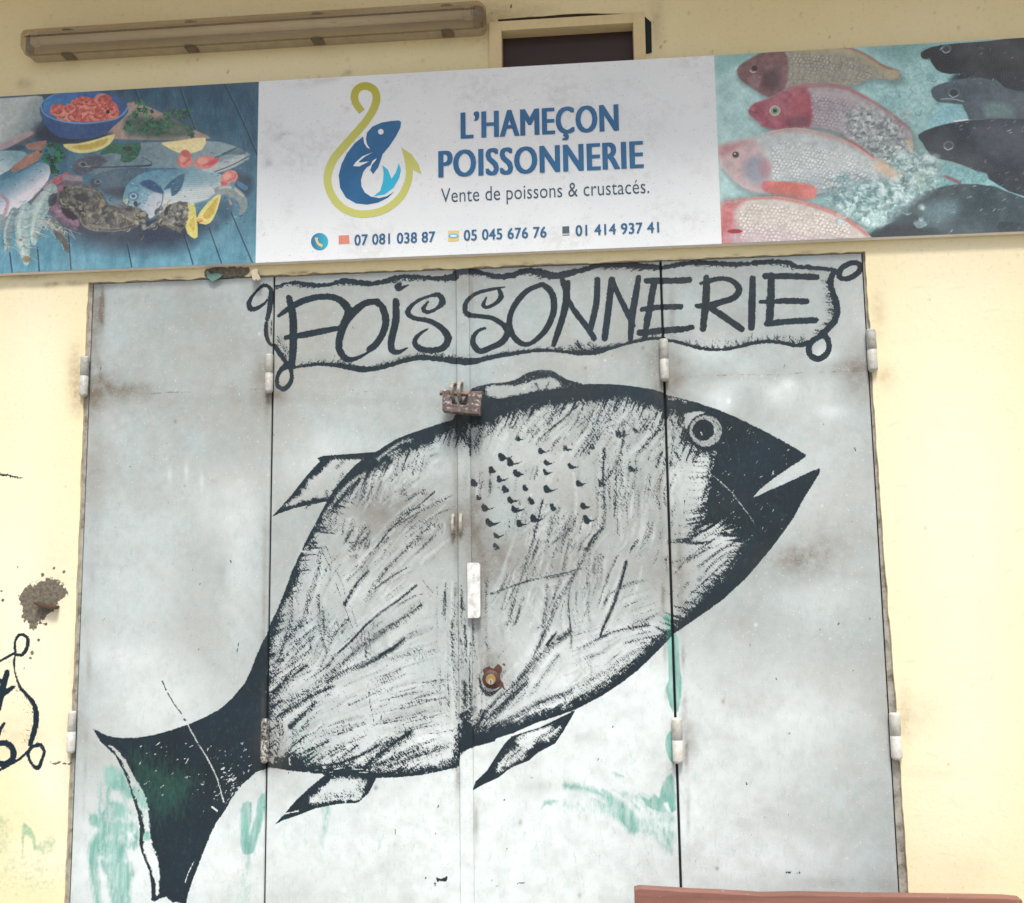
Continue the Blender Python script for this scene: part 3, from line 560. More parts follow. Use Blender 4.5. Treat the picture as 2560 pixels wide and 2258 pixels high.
istroke(k, [(1682,185),(1610,225),(1590,290),(1640,312),(1720,280),(1762,225),(1735,185),(1682,183)], [36,44,40,38,42,44,40,36], n=4); istroke(k, [(1552,250),(1525,310),(1530,390),(1562,480),(1575,570),(1550,650),(1490,720),(1440,765)], [40,44,42,46,46,50,46,50])
istroke(k, [(1445,768),(1375,810),(1345,870),(1370,930),(1430,950),(1490,910),(1510,850),(1490,780),(1452,762)], [40,44,44,46,44,44,40,40,44], n=4)
istroke(k, [(190,795),(300,815),(400,845),(500,868),(650,876),(780,856),(920,820),(1050,810),(1150,825),(1250,845),(1340,825)], [20,24,24,24,20,24,26,24,24,26,40], rag=3)
for i in range(90):
    x = random.uniform(1400, 1560); y = random.uniform(300, 760); l = random.uniform(20, 90); xe = np.interp(y, [300,390,480,570,650,760], [1520,1530,1555,1570,1545,1440])
    istroke(k, [(xe, y), (xe-l, y+random.uniform(-18, 10))], [20, 4], v=random.uniform(.6, .95), soft=5, n=1, dry=.35, seed=i)
for i in range(130):
    x = random.uniform(350, 1340); yb = np.interp(x, [230,500,650,920,1150,1340], [800,865,872,818,825,820]); l = random.uniform(15, 75)
    istroke(k, [(x, yb), (x+random.uniform(-.3, .3)*l, yb-l)], [20, 4], v=random.uniform(.55, .9), soft=6, n=1, dry=.35, seed=i)
for i in range(70):
    x = random.uniform(200, 1500); yb = np.interp(x, [180,420,750,1050,1250,1550], [230,190,205,185,215,245]); l = random.uniform(15, 80)
    istroke(k, [(x, yb), (x-l, yb+l*.35)], [16, 4], v=random.uniform(.5, .85), soft=5, n=1, dry=.35, seed=i)
ipoly('H', [(1535,1550),(1585,1558),(1628,1535),(1632,1562),(1618,1580),(1560,1578),(1545,1588)], n=1); istroke('H', [(1445,1545),(1445,1558)], 10); istroke('H', [(1525,1595),(1527,1618)], 9); istroke('I', [(398,1583),(430,1578),(458,1577)], 7)
istroke('J', [(828,902),(850,903)], 8); istroke('J', [(888,903),(898,904)], 6); istroke('H', [(1185,1140),(1186,1178)], 8); istroke('H', [(1065,165),(1066,200)], 8)
for i in range(90):
    x = random.uniform(250, 2230); y = random.uniform(760, 2240); l = random.uniform(1, 8)
    istroke('s', [(x, y), (x+random.uniform(-3, 3), y+l)], random.uniform(1.6, 3.6), v=random.uniform(.55, .9), soft=2.2, n=1)

GR = []
def gpoly(k, pts, v=.8, soft=8, **a): GR.append(('poly', 'green', smooth_pts(z_(k, pts), True, 2), dict(v=v, soft=soft, m='max', **a)))
gpoly('G', [(450,215),(560,210),(620,280),(680,400),(700,470),(640,500),(580,430),(520,420),(455,370)], .7, 14, tex=.3)
gpoly('G', [(395,390),(415,390),(412,620),(480,520),(600,540),(690,650),(750,760),(765,860),(710,970),(640,900),(650,1050),(690,1200),(660,1330),(690,1470),(520,1470),(465,1240),(390,1070),(395,1250),(405,1470),(360,1470),(310,1150),(298,950),(350,830),(380,770),(310,740),(310,635),(385,630)], .62, 12, tex=.6, ts=16)
gpoly('G', [(300,950),(350,850),(390,880),(380,1050),(385,1200),(400,1450),(360,1450),(315,1180)], .85, 16); gpoly('G', [(560,1080),(640,1060),(690,1200),(650,1400),(580,1460),(480,1240)], .8, 24, tex=.4); gpoly('G', [(600,540),(690,640),(640,640),(560,600)], .7, 16); gpoly('G', [(310,640),(390,650),(390,740),(315,740)], .8, 12)
GR.append(('poly', 'green', z_('G', [(650,600),(720,640),(735,740),(690,700),(640,650)]), dict(v=.1, soft=8, m='lerp'))); GR.append(('poly', 'green', z_('G', [(640,790),(700,820),(722,880),(680,910),(650,870)]), dict(v=.05, soft=8, m='lerp'))); GR.append(('poly', 'green', z_('G', [(525,430),(580,440),(560,480),(530,470)]), dict(v=.05, soft=8, m='lerp')))
gpoly('G', [(700,380),(800,440),(840,560),(830,600),(760,560),(710,470)], .55, 8); gpoly('G', [(790,810),(850,800),(870,870),(800,880)], .7, 6)
gpoly('G', [(1688,600),(1730,530),(1782,540),(1778,700),(1768,830),(1830,620),(1850,500),(1905,450),(1898,650),(1845,830),(1800,990),(1705,1000),(1685,850)], .85, 8, tex=.15)
gpoly('G', [(1700,990),(1800,990),(1760,1250),(1740,1470),(1620,1470),(1690,1200)], .22, 20)
gpoly('I', [(815,690),(950,710),(1200,790),(1350,870),(1480,1040),(1430,1160),(1300,1050),(1190,960),(1180,850),(1000,770),(820,745)], .55, 14, tex=.5, ts=14); gpoly('I', [(1190,790),(1330,850),(1480,1030),(1425,1160),(1280,1010),(1200,900)], .6, 12, tex=.3); gpoly('I', [(640,848),(780,852),(660,890),(610,930)], .55, 7); gpoly('I', [(1230,590),(1345,642),(1265,635)], .5, 6)
gpoly('I', [(800,860),(1180,880),(1190,990),(830,960)], .2, 20, tex=.5)
gpoly('I', [(1762,615),(1785,760),(1800,930),(1720,960),(1650,950),(1540,900),(1470,790),(1560,850),(1600,790),(1650,830),(1680,700)], .85, 8, tex=.2); GR.append(('poly', 'green', z_('I', [(1690,880),(1720,860),(1770,980),(1730,1000)]), dict(v=.1, soft=6, m='lerp')))
gpoly('I', [(1480,1020),(1790,980),(1770,1330),(1600,1200),(1480,1110)], .33, 16, tex=.6, ts=10); gpoly('I', [(1680,1180),(1780,1190),(1755,1330)], .5, 14)
gpoly('Y', [(75,180),(160,170),(172,420),(190,900),(185,1200),(125,1050),(108,930),(140,840),(118,460),(110,250)], .9, 4); gpoly('Y', [(190,370),(235,420),(255,700),(275,950),(255,1110),(215,1210),(205,800)], .85, 4); gpoly('Y', [(140,1420),(180,1440),(190,1770),(110,1620),(105,1500)], .95, 4)
GR.append(('stroke', 'green', z_('H', [(600,960),(595,1100),(560,1220),(570,1420)]), dict(w=[22,18,10,4], v=.33, soft=10, m='max'))); GR.append(('stroke', 'green', z_('H', [(430,990),(415,1280)]), dict(w=6, v=.2, soft=6, m='max'))); GR.append(('stroke', 'green', z_('H', [(1110,1120),(1040,1300)]), dict(w=5, v=.22, soft=8, m='max')))
gpoly('H', [(420,190),(300,330),(350,420),(520,380),(560,560),(450,580),(330,500)], .16, 30)

for i in range(26):
    x = random.uniform(330, 660); y = random.uniform(380, 1300); GR.append(('stroke', 'green', smooth_pts(z_('G', [(x, y), (x+random.uniform(-30, 30), y+80), (x+random.uniform(-60, 60), y+random.uniform(120, 260))]), False, 3), dict(w=random.uniform(4, 14), v=random.uniform(.25, .8), soft=7, m='max', dry=.5, seed=i)))
for i in range(20):
    x = random.uniform(1150, 1650); y = random.uniform(800, 1000); GR.append(('stroke', 'green', smooth_pts(z_('I', [(x-120, y-70), (x, y), (x+110, y+110)]), False, 3), dict(w=random.uniform(4, 14), v=random.uniform(.25, .6), soft=7, m='max', dry=.6, seed=i)))
GR.append(('poly', 'green', smooth_pts(z_('F', [(500,1200),(800,1350),(1100,1500),(900,1800),(600,1800)]), True, 2), dict(v=.4, soft=60, m='max', tex=.5)))
WE = []
def blob(ch, x, y, rx, ry, v): WE.append(('blob', ch, [(x, y)], dict(r=(rx, ry), v=v, m='add')))
def wst(ch, k, pts, w, v, soft=6, **a): WE.append(('stroke', ch, smooth_pts(z_(k, pts), False, 2), dict(w=w*zk(k), v=v, soft=soft, m='add', **a)))
# dirt round the hinges, lock, centre joint, frame edges
for (x, y, rx, ry, v) in ((240,760,26,80,.55),(232,860,20,60,.5),(250,960,60,50,.55),(300,985,90,28,.4),(230,1010,30,60,.4),(655,930,26,50,.45),(690,985,26,26,.6),(640,1000,60,40,.22),(1640,900,24,50,.42),(1690,915,28,40,.5),(1665,965,30,26,.6),(1640,850,20,60,.2),(1690,1010,40,60,.25),(2150,900,34,70,.3),(2120,920,80,22,.35),(2140,960,40,50,.3),(1230,1650,40,60,.45),(1225,1700,55,40,.4),(1200,1500,26,180,.45),(1230,1420,60,70,.42),(1180,1300,26,70,.4),(1140,1290,26,40,.6),(1145,1330,18,26,.75),(1195,1250,26,120,.35),(960,1300,110,60,.38),(1060,1270,60,50,.3),(940,1250,60,30,.3),(1420,1420,160,50,.28),(1640,1440,60,60,.28),(1330,1390,120,40,.28),(1160,700,26,40,.3),(1180,1000,40,40,.35),(1700,1500,20,60,.3),(440,1010,70,26,.22),(340,970,60,16,.35),(470,720,30,30,.2),(600,860,40,26,.15),(1960,1420,120,60,.26),(2030,1400,90,50,.26),(2080,1340,80,60,.2),(1850,1540,100,40,.14),(650,1850,20,50,.4),(690,1850,26,60,.55),(700,1900,30,30,.35),(1725,1850,26,60,.25),(2230,1760,40,50,.22),(2225,1000,26,120,.2),(235,1200,26,120,.28),(205,1800,18,60,.28),(1400,920,200,30,.18),(1420,985,60,20,.2),(800,1000,200,14,.12),(1820,940,160,16,.3),(1950,2050,200,40,.12),(1730,2130,160,50,.1),(1150,1050,30,30,.5),(1800,690,300,50,.16),(1430,660,260,20,.22),(850,680,200,16,.25),(400,700,160,14,.15)):
    blob('dirt', x, y, rx, ry, v)
for (x, y, rx, ry, v) in ((1850,940,60,30,.5),(1945,985,40,38,.55),(1800,1000,40,40,.6),(2075,1030,40,16,.35),(2040,990,60,50,.25),(560,1250,120,90,.35),(830,1120,130,60,.35),(424,1190,6,18,.35),(466,1180,5,24,.35),(504,1200,5,20,.3),(1780,870,60,26,.5),(1690,1200,30,60,.7),(1750,1180,30,90,.6),(1480,900,70,40,.3),(2060,890,30,20,.5),(1970,960,20,16,.5),(1600,1750,220,260,.6),(1000,2120,620,260,.9),(300,2180,200,120,.4),(1750,2150,300,160,.4),(1380,1900,260,220,.6),(400,2150,300,200,.5),(330,1500,160,260,.35),(1900,1900,260,260,.4),(2050,1250,140,300,.3),(1230,2150,200,200,.4),(1800,1300,60,140,.6),(2150,800,60,100,.3),(600,1400,60,200,.4),(1450,2100,300,200,.5),(1950,2150,260,60,.3),(400,1750,160,120,.55),(300,1640,100,40,.3),(1500,1720,160,50,.6),(2000,1780,200,100,.4),(2080,1480,100,90,.2),(900,1700,220,90,.5),(1050,1850,180,60,.55),(1000,1480,160,90,.3),(1350,1620,150,60,.4),(1330,1150,150,80,.35),(1050,1180,120,60,.35),(880,1450,120,60,.3),(760,1180,60,60,.3)):
    blob('pale', x, y, rx, ry, v)
for k, pts, wd, v in (('O', [(290,1135),(330,1130),(700,1130)], 7, .5), ('O', [(720,1112),(900,1100),(1100,1095)], 16, .6), ('O', [(1560,1075),(1690,1073)], 6, .7), ('A', [(750,295),(900,285),(960,300),(1060,282),(1260,278),(1500,275),(1680,265)], 7, .6), ('M', [(240,1095),(900,1075),(1100,1080),(1350,1055),(1640,1052),(1810,1045)], 7, .7), ('C', [(280,325),(700,320)], 6, .3), ('O', [(290,240),(285,700),(270,1130)], 18, .3), ('O', [(850,1520),(940,1495)], 5, .5)):
    wst('grime', k, pts, wd, v, 4, rag=4)
for i in range(70):
    x = random.uniform(230, 2200); y = random.uniform(700, 2240); a = random.uniform(-1.2, 1.2); l = random.uniform(10, 60)
    WE.append(('stroke', random.choice(['pale', 'grime']), smooth_pts([(x, y), (x+l*.5*math.cos(a)+3, y+l*.5*math.sin(a)), (x+l*math.cos(a), y+l*math.sin(a))], False, 2), dict(w=1.6, v=random.uniform(.3, .6), soft=4, m='max')))
for i in range(60):
    blob('dirt', random.uniform(230, 2230), random.uniform(640, 2258), random.uniform(15, 80), random.uniform(10, 50), random.uniform(.05, .16)*(1.0 if random.random() < .6 else 1.6))
for i in range(26): WE.append(('stroke', 'pale', [(1700+i*4, 1560+random.uniform(-30, 30)), (1700+i*4+30, 1530)], dict(w=2, v=0, soft=3)))
for i in range(90):
    x = random.uniform(240, 2220); y = random.uniform(660, 2240); r_ = random.uniform(2, 5); WE.append(('blob', random.choice(['grime', 'dirt', 'pale']), [(x, y)], dict(r=(r_, r_*random.uniform(.5, 1.6)), v=random.uniform(.4, .9), m='add')))
for x in (662, 1185, 1140, 1700, 1655, 2215, 232):
    for i in range(9):
        y = random.uniform(720, 2200); xx = x+(y-1400)*{662: -.015, 1185: .008, 1140: .008, 1700: .033, 1655: .033, 2215: .05, 232: -.036}[x]
        WE.append(('blob', 'dirt', [(xx, y)], dict(r=(random.uniform(3, 9), random.uniform(15, 60)), v=random.uniform(.15, .5), m='add')))
# washer ring print and dotted panel spots
WE.append(('stroke', 'grime', [(1552+15*math.cos(t), 920+15*math.sin(t)) for t in np.linspace(0, 6.283, 20)], dict(w=1.5, v=.55, soft=4, m='max'))); WE.append(('stroke', 'grime', [(1553+8*math.cos(t), 920+8*math.sin(t)) for t in np.linspace(0, 6.283, 20)], dict(w=1.5, v=.5, soft=4, m='max')))
# rust round the lock
lx, ly = z_('X', [(592, 1590)])[0]
for k_, r_, v_ in ((0, 1, 1),): WE.append(('poly', 'rust', smooth_pts(z_('X', [(520,1500),(570,1470),(610,1490),(650,1450),(690,1480),(680,1530),(670,1570),(700,1620),(715,1680),(680,1650),(640,1665),(600,1670),(550,1640),(535,1590),(530,1540)]), True, 2), dict(v=1, soft=5, m='max')))
WE.append(('poly', 'rust', z_('X', [(690,1445),(715,1450),(720,1470),(700,1465)]), dict(v=1, soft=3, m='max')))
INK.append(('stroke', 'ink', smooth_pts(z_('X', [(490,1560),(500,1640),(540,1700),(590,1715),(640,1690),(700,1640)]), False, 3), dict(w=[4,9,12,14,8,4], v=.85, soft=5, m='max', dry=.3)))

# ------------------------------------------------------------------ wall ops (left part)
WO = []
def wop(kind, ch, k, pts, **a):
    s = zk(k)
    if 'w' in a: a['w'] = [x*s for x in a['w']] if isinstance(a['w'], list) else a['w']*s
    if k == 'N' and ch == 'ink' and not a.get('dry'): a['w'] = [x*1.5 for x in a['w']] if isinstance(a['w'], list) else a['w']*1.5
    q = z_(k, pts); q = smooth_pts(q, kind == 'poly', 3)
    if isinstance(a.get('w'), list): a['w'] = list(np.interp(np.linspace(0, len(a['w'])-1, len(q)), range(len(a['w'])), a['w']))
    WO.append((kind, ch, q, a))
wop('poly', 'cement', 'N', [(85,590),(120,565),(170,548),(215,545),(240,560),(262,600),(235,625),(220,650),(190,680),(160,710),(130,735),(95,700),(80,670),(78,630)], v=1, soft=22, rag=22, rs=5, m='max')
for (x, y, r) in ((165,525,8),(185,545,7),(210,500,6),(250,515,7),(150,780,7),(125,830,9),(95,890,4),(5,590,6),(12,625,7),(68,495,6),(180,720,6),(240,590,12),(118,850,7)): wop('poly', 'cement', 'N', [(x-r, y), (x, y-r*1.3), (x+r, y), (x, y+r)], v=.9, soft=4, rag=3, m='max')
wop('stroke', 'ink', 'N', [(-60,900),(-20,880),(0,862),(30,845),(58,830)], w=[8,7,6,6,8], v=1, soft=2.6, m='max')
wop('stroke', 'ink', 'N', [(60,820),(58,790),(72,762),(92,760),(108,775),(105,810),(85,838),(65,835)], w=[8,6,8,9,9,10,9,8], v=1, soft=2.6, m='max')
wop('stroke', 'ink', 'N', [(60,835),(55,870),(62,920),(80,965),(110,1000),(135,1035),(142,1090),(132,1140),(118,1185)], w=[6,5,5,8,10,13,15,15,12], v=1, soft=2.6, m='max')
wop('stroke', 'ink', 'N', [(150,1190),(120,1200),(110,1230),(125,1265),(148,1278),(162,1250),(172,1215),(160,1190),(145,1186)], w=[9,9,8,8,12,9,8,10,10], v=1, soft=2.6, m='max')
wop('stroke', 'ink', 'N', [(118,1205),(80,1240),(40,1265),(-10,1290)], w=[8,7,7,8], v=1, soft=2.6, m='max')
wop('stroke', 'ink', 'N', [(28,905),(10,970),(-5,1050)], w=[14,18,12], v=1, soft=2.6, m='max'); wop('stroke', 'ink', 'N', [(52,962),(20,985),(-20,1010)], w=[10,14,12], v=1, soft=2.6, m='max'); wop('stroke', 'ink', 'N', [(0,940),(-20,920)], w=[12,12], v=1, soft=2.6, m='max')
wop('stroke', 'ink', 'N', [(16,1105),(0,1130),(-10,1160)], w=[8,10,12], v=1, soft=2.6, m='max')
wop('stroke', 'ink', 'N', [(-14,1190),(10,1180),(38,1190),(52,1215),(48,1245),(20,1262),(-5,1258),(-14,1225),(-12,1190)], w=[12,16,16,16,16,16,14,12,12], v=1, soft=2.6, m='max')
for i in range(60):
    y = random.uniform(960, 1190); x = np.interp(y, [960,1000,1035,1090,1140,1190], [78,106,130,136,128,116]); l = random.uniform(15, 50)
    wop('stroke', 'ink', 'N', [(x, y), (x-l, y+random.uniform(-12, 4))], w=[6, 1.5], v=random.uniform(.35, .7), soft=5, m='max', dry=.5, seed=i)
for i in range(14):
    x = random.uniform(15, 50); wop('stroke', 'ink', 'N', [(x, 850+random.uniform(0, 10)), (x-10, 880)], w=[5, 1.5], v=.5, soft=4, m='max', dry=.5, seed=i)
wop('stroke', 'ink', 'N', [(-10,125),(10,138),(30,136),(50,143),(92,149)], w=[6,7,6,6,2], v=.85, soft=2.6, m='max')
wop('stroke', 'cement', 'N', [(195,1255),(215,1262),(235,1255),(255,1262),(282,1262)], w=[3,9,6,10,12], v=.9, soft=5, m='max', rag=4)
wop('poly', 'green', 'N', [(85,1505),(110,1500),(135,1540),(140,1600),(130,1600),(125,1560),(95,1545),(92,1640),(88,1640)], v=.8, soft=5, m='max'); wop('poly', 'green', 'N', [(130,1590),(160,1560),(210,1545),(215,1600),(170,1620)], v=.5, soft=12, m='max', tex=.4); wop('poly', 'green', 'N', [(-20,1470),(35,1480),(40,1560),(0,1640),(-20,1640)], v=.4, soft=20, m='max', tex=.5); wop('poly', 'green', 'N', [(0,1640),(100,1600),(220,1620),(260,1700),(200,1760),(0,1760)], v=.25, soft=50, m='max', tex=.7)
wop('stroke', 'green', 'N', [(270,1500),(268,1700),(262,1790)], w=6, v=.8, soft=4, m='max')
for (x, y, rx, ry, v) in ((190,930,22,70,.5),(195,1000,20,40,.4),(60,690,60,8,.55),(300,690,120,10,.25),(130,1420,50,90,.12),(40,1840,90,60,.18),(190,1700,16,120,.2),(170,1900,20,120,.16),(2195,780,20,60,.3),(2210,940,30,30,.3),(2300,1790,60,50,.15),(2260,1800,20,80,.25),(2430,2180,60,40,.1),(2330,1930,70,20,.12),(1230,60,60,60,.3),(1250,100,30,60,.35),(1320,30,80,20,.3),(1640,60,20,70,.35),(60,210,20,14,.4),(870,182,10,6,.7),(300,95,200,12,.2),(540,120,200,10,.15)):
    WO.append(('blob', 'dirt', [(x, y)], dict(r=(rx, ry), v=v, m='add')))
for x in np.linspace(0, 2100, 60): WO.append(('blob', 'dirt', [(x+random.uniform(-15, 15), np.interp(x, [0, 2100], [716, 630])+random.uniform(-3, 6))], dict(r=(random.uniform(6, 30), random.uniform(3, 7)), v=random.uniform(.1, .55), m='add')))
for (x, y, rx, ry, v) in ((150,1950,70,100,.8),(120,2150,120,60,.8),(40,1400,180,320,.8),(80,800,160,160,.3),(100,1750,160,300,.6),(60,950,160,300,.4),(2420,1500,220,520,.75),(2350,1000,240,420,.6),(2400,2000,220,300,.55),(2450,700,200,120,.3),(100,900,50,200,.2)): WO.append(('blob', 'pale', [(x, y)], dict(r=(rx, ry), v=v, m='add')))
wop('poly', 'cement', 'O', [(1212,100),(1540,92),(1545,150),(1500,168),(1330,190),(1215,195)], v=1, soft=5, rag=5, m='max')
wop('stroke', 'cement', 'U', [(1265,140),(1300,180),(1322,240),(1300,300),(1285,390)], w=[4,5,5,4,4], v=.72, soft=4, m='max')
for (x, y) in ((278,45),(145,95),(168,182),(700,430)): wop('poly', 'cement', 'U', [(x-5,y-14),(x+6,y-14),(x+8,y+14),(x-4,y+16)], v=.9, soft=3, m='max')
for i in range(120):
    x = random.uniform(0, 2560); y = random.choice([random.uniform(20, 200), random.uniform(700, 2250)]); r = random.uniform(1.2, 3.5)
    WO.append(('blob', 'dirt', [(x, y)], dict(r=(r, r*random.uniform(.7, 1.8)), v=random.uniform(.3, .9), m='add')))
for i in range(30):
    x = random.uniform(2200, 2540); y = random.uniform(700, 2200); a = random.uniform(-1, 1); wop('stroke', 'dirt', 's', [(x, y), (x+15*math.cos(a), y+12*math.sin(a)), (x+34*math.cos(a), y+20*math.sin(a))], w=[1.5, 2.5, 1], v=.22, soft=5, m='add')

# ------------------------------------------------------------------ layout numbers
avg = lambda a, b: (P(*a)[0]+P(*b)[0])/2
XL = avg((231.6,711), (170,2242)); X1 = avg((684.3,691), (660.5,2258)); X2 = avg((1139.6,668.5), (1153,2258)); X2b = avg((1172,668), (1186,2258)); X3 = avg((1651,649), (1703.6,2225)); XR = avg((2157,628), (2249.5,2241))
ZT = (P(231.6, 712)[2]+P(2157, 630)[2])/2
print('layout', XL, X1, X2, X2b, X3, XR, ZT)

# ------------------------------------------------------------------ ground
bm = bmesh.new(); box(bm, -30, 30, -40, .6, -.3, 0)
ground_m = simple('concrete_ground', (.36, .33, .29), (.27, .25, .22), 5, .9)
tag(fin('ground', bm, ground_m), kind='structure')

# ------------------------------------------------------------------ wall (one plastered front with the door and vent openings)
FA = ('ink', 'green', 'dirt'); 
vx0, vx1 = P(1256, 110)[0], P(1583, 100)[0]; vz1 = P(1420, 70)[2]; vz0 = vz1-.19
def ragl(z): return (fbm(z*38, z*0+3, 1)-.5)*.004+np.where(z > 1.9, -.001, .0005)
def lin(a, b, s): return np.linspace(a, b, max(2, int(round((b-a)/s))+1))
def cat(*a): return np.unique(np.concatenate(a))
parts = []
zs_door = cat(np.array([0, .4, .75]), lin(.8, ZT, .0032))
wl = XL-.0095; wr = XR+.006
def fl(X, Z):
    m = np.clip((X-(wl-.02))/.02, 0, 1); win = np.clip((ZT-Z)/.02, 0, 1); return X+m*win*ragl(Z), Z
def fr(X, Z):
    m = np.clip(((wr+.03)-X)/.03, 0, 1); win = np.clip((ZT-Z)/.02, 0, 1)
    return X+m*win*((fbm(Z*30, Z*0+9, 2)-.5)*.005+np.clip((1.7-Z), 0, .6)*.017), Z
def ft(X, Z):
    m = np.clip(((ZT+.012)-Z)/.012, 0, 1); win = np.clip(np.minimum(X-wl, wr-X)/.03, 0, 1)
    return X, Z+m*win*((fbm(X*45, X*0+5, 3)-.6)*.012)
ztop = ZT+.004
xsL = cat(np.array([-5, -3, -2, -1.5]), lin(-1.45, wl, .0032)); xsR = cat(lin(wr, wr+.45, .004), np.array([1.5, 2.5, 5]))
parts.append(grid_arrays(xsL, np.append(zs_door[:-1], ztop), 0, 0, fl)); parts.append(grid_arrays(xsR, np.append(zs_door[:-1], ztop), 0, 0, fr))
xT = cat(np.array([-5, -3, -2]), lin(-1.5, 1.15, .005), np.array([1.5, 2.5, 5]), np.array([wl, wr])); 
parts.append(grid_arrays(xT, cat(np.array([ztop, ztop+.004, ztop+.008]), lin(ztop+.012, vz0, .006)), 0, 0, ft))
xa = xT[xT < vx0-.012]; xb = xT[xT > vx1+.030]
parts.append(grid_arrays(np.append(xa, vx0-.010), lin(vz0, vz1+.012, .006), 0, 0)); parts.append(grid_arrays(np.append([vx1+.026], xb), lin(vz0, vz1+.012, .006), 0, 0))
parts.append(grid_arrays(xT, cat(lin(vz1+.012, vz1+.22, .006), np.array([3.0995])), 0, 0))
def reveal(pts):      # depth of an opening's edge
    pts = np.array(pts); n = len(pts); co = np.concatenate([np.c_[pts[:, 0], np.zeros(n), pts[:, 1]], np.c_[pts[:, 0], np.full(n, .09), pts[:, 1]]])
    k = np.arange(n-1); return co, np.stack([k, k+1, k+1+n, k+n], 1)
zz = np.append(zs_door[:-1], ztop)
a = fl(np.full(zz.shape, wl), zz); parts.append(reveal(list(zip(a[0], a[1]))))
a = fr(np.full(zz.shape, wr), zz); parts.append(reveal(list(zip(a[0], a[1]))))
xx = xT[(xT >= wl) & (xT <= wr)]; a = ft(xx, np.full(xx.shape, ztop)); parts.append(reveal(list(zip(a[0], a[1]))))
parts.append(reveal([(vx0-.010, vz0), (vx0-.010, vz1+.012), (vx1+.026, vz1+.012), (vx1+.026, vz0), (vx0-.010, vz0)]))
co = []; q = []; n0 = 0
for c_, q_ in parts: co.append(c_); q.append(q_+n0); n0 += len(c_)
co = np.concatenate(co); q = np.concatenate(q)
U, V = proj(co[:, 0], co[:, 1], co[:, 2]); F = {c: np.zeros(len(U)) for c in ('ink', 'green', 'dirt', 'pale', 'cement')}
run_ops(WO, U, V, F)
wall_root = empty('wall', (0, 0, 0)); tag(wall_root, 'cream painted plaster wall of the fish shop around the grey door', 'wall')
mesh_from('plaster_face', co, q, M['wall'], wall_root, {'paint': np.stack([F['ink'], F['green'], F['dirt']], 1), 'wear': np.stack([F['pale'], F['cement'], F['pale']*0], 1)})
bm = bmesh.new(); box(bm, -5, vx0-.3, .09, .3, 0, 3.3); box(bm, vx1+.3, 5, .09, .3, 0, 3.3); box(bm, vx0-.3, vx1+.3, .09, .3, vz1+.15, 3.3)
fin('masonry', bm, M['soffit'], wall_root)
# overhanging slab added out of view, its depth set to shade the upper wall
bm = bmesh.new(); box(bm, -5, 5, -.48, .3, 3.10, 3.22); fin('shade_eave', bm, M['soffit'], wall_root)

# ------------------------------------------------------------------ folding door
door = empty('folding_door', (XL, 0, 0)); tag(door, 'four leaf grey metal folding door painted with a big black fish and lettering', 'door')
zsD = cat(np.array([.02, .4, .75]), lin(.80, ZT, .0021))
def wob(X, Z): return (fbm(X*2.2+5, Z*2.2, 6)-.5)*.004
def leaf(name, x0, x1, y, thick, step=.0021, wobble=True):
    co, q = grid_arrays(lin(x0, x1, step), zsD, y, thick, yfun=wob if wobble else None)
    U, V = proj(co[:, 0], co[:, 1], co[:, 2]); F = {c: np.zeros(len(U)) for c in ('ink', 'green', 'dirt', 'pale', 'grime', 'rust', 'wash', 'chalk')}
    run_ops(INK, U, V, F); run_ops(BODY, U, V, F); run_ops(GR, U, V, F); run_ops(WE, U, V, F)
    return mesh_from(name, co, q, M['door'], door, {'paint': np.stack([F['ink'], F['green'], F['dirt']], 1), 'wear': np.stack([F['pale'], F['grime'], F['rust']], 1), 'brush': np.stack([F['wash'], F['chalk'], F['wash']*0], 1)})
l1 = leaf('door_leaf', XL+.002, X1-.0032, .004, .03); l1['label'] = 'leftmost door leaf with the painted fish tail'
l2 = leaf('door_leaf', X1+.002, X2-.001, .004, .03); l2['label'] = 'door leaf with the rear half of the painted fish'
l3 = leaf('door_leaf', X2+.010, X3-.0028, .005, .03); l3['label'] = 'door leaf with padlock side, scales and cylinder lock'
l4 = leaf('door_leaf', X3+.0028, XR-.002, .004, .03); l4['label'] = 'rightmost door leaf with the painted fish head'
for o in (l1, l2, l3, l4):
    for p in (): pass
cover = leaf('cover_strip', X2, X2b, -.002, .006, .0021, False)
bm = bmesh.new(); box(bm, wl-.03, XL-.0015, .0065, .05, 0, ZT+.03); box(bm, XR+.0015, wr+.06, .0065, .05, 0, ZT+.03); box(bm, XL-.0015, XR+.0015, .0065, .05, ZT+.002, ZT+.03)
fin('door_frame', bm, M['frame'], door)
bm = bmesh.new(); box(bm, wl-.05, wr+.05, .06, .075, 0, ZT+.04); fin('dark_room_sheet', bm, M['black'], door)  # black sheet stands in for the unlit room behind the gaps
for ga, gb in ((XL-.0014, XL+.0019), (X1-.0031, X1+.0019), (X3-.0027, X3+.0027), (XR-.0019, XR+.0014)):  # dark strips added in the joints to imitate the shade of the folded edges
    bm = bmesh.new(); box(bm, ga, gb, .0095, .030, .02, ZT); fin('joint_shade_strip', bm, M['black'], door)

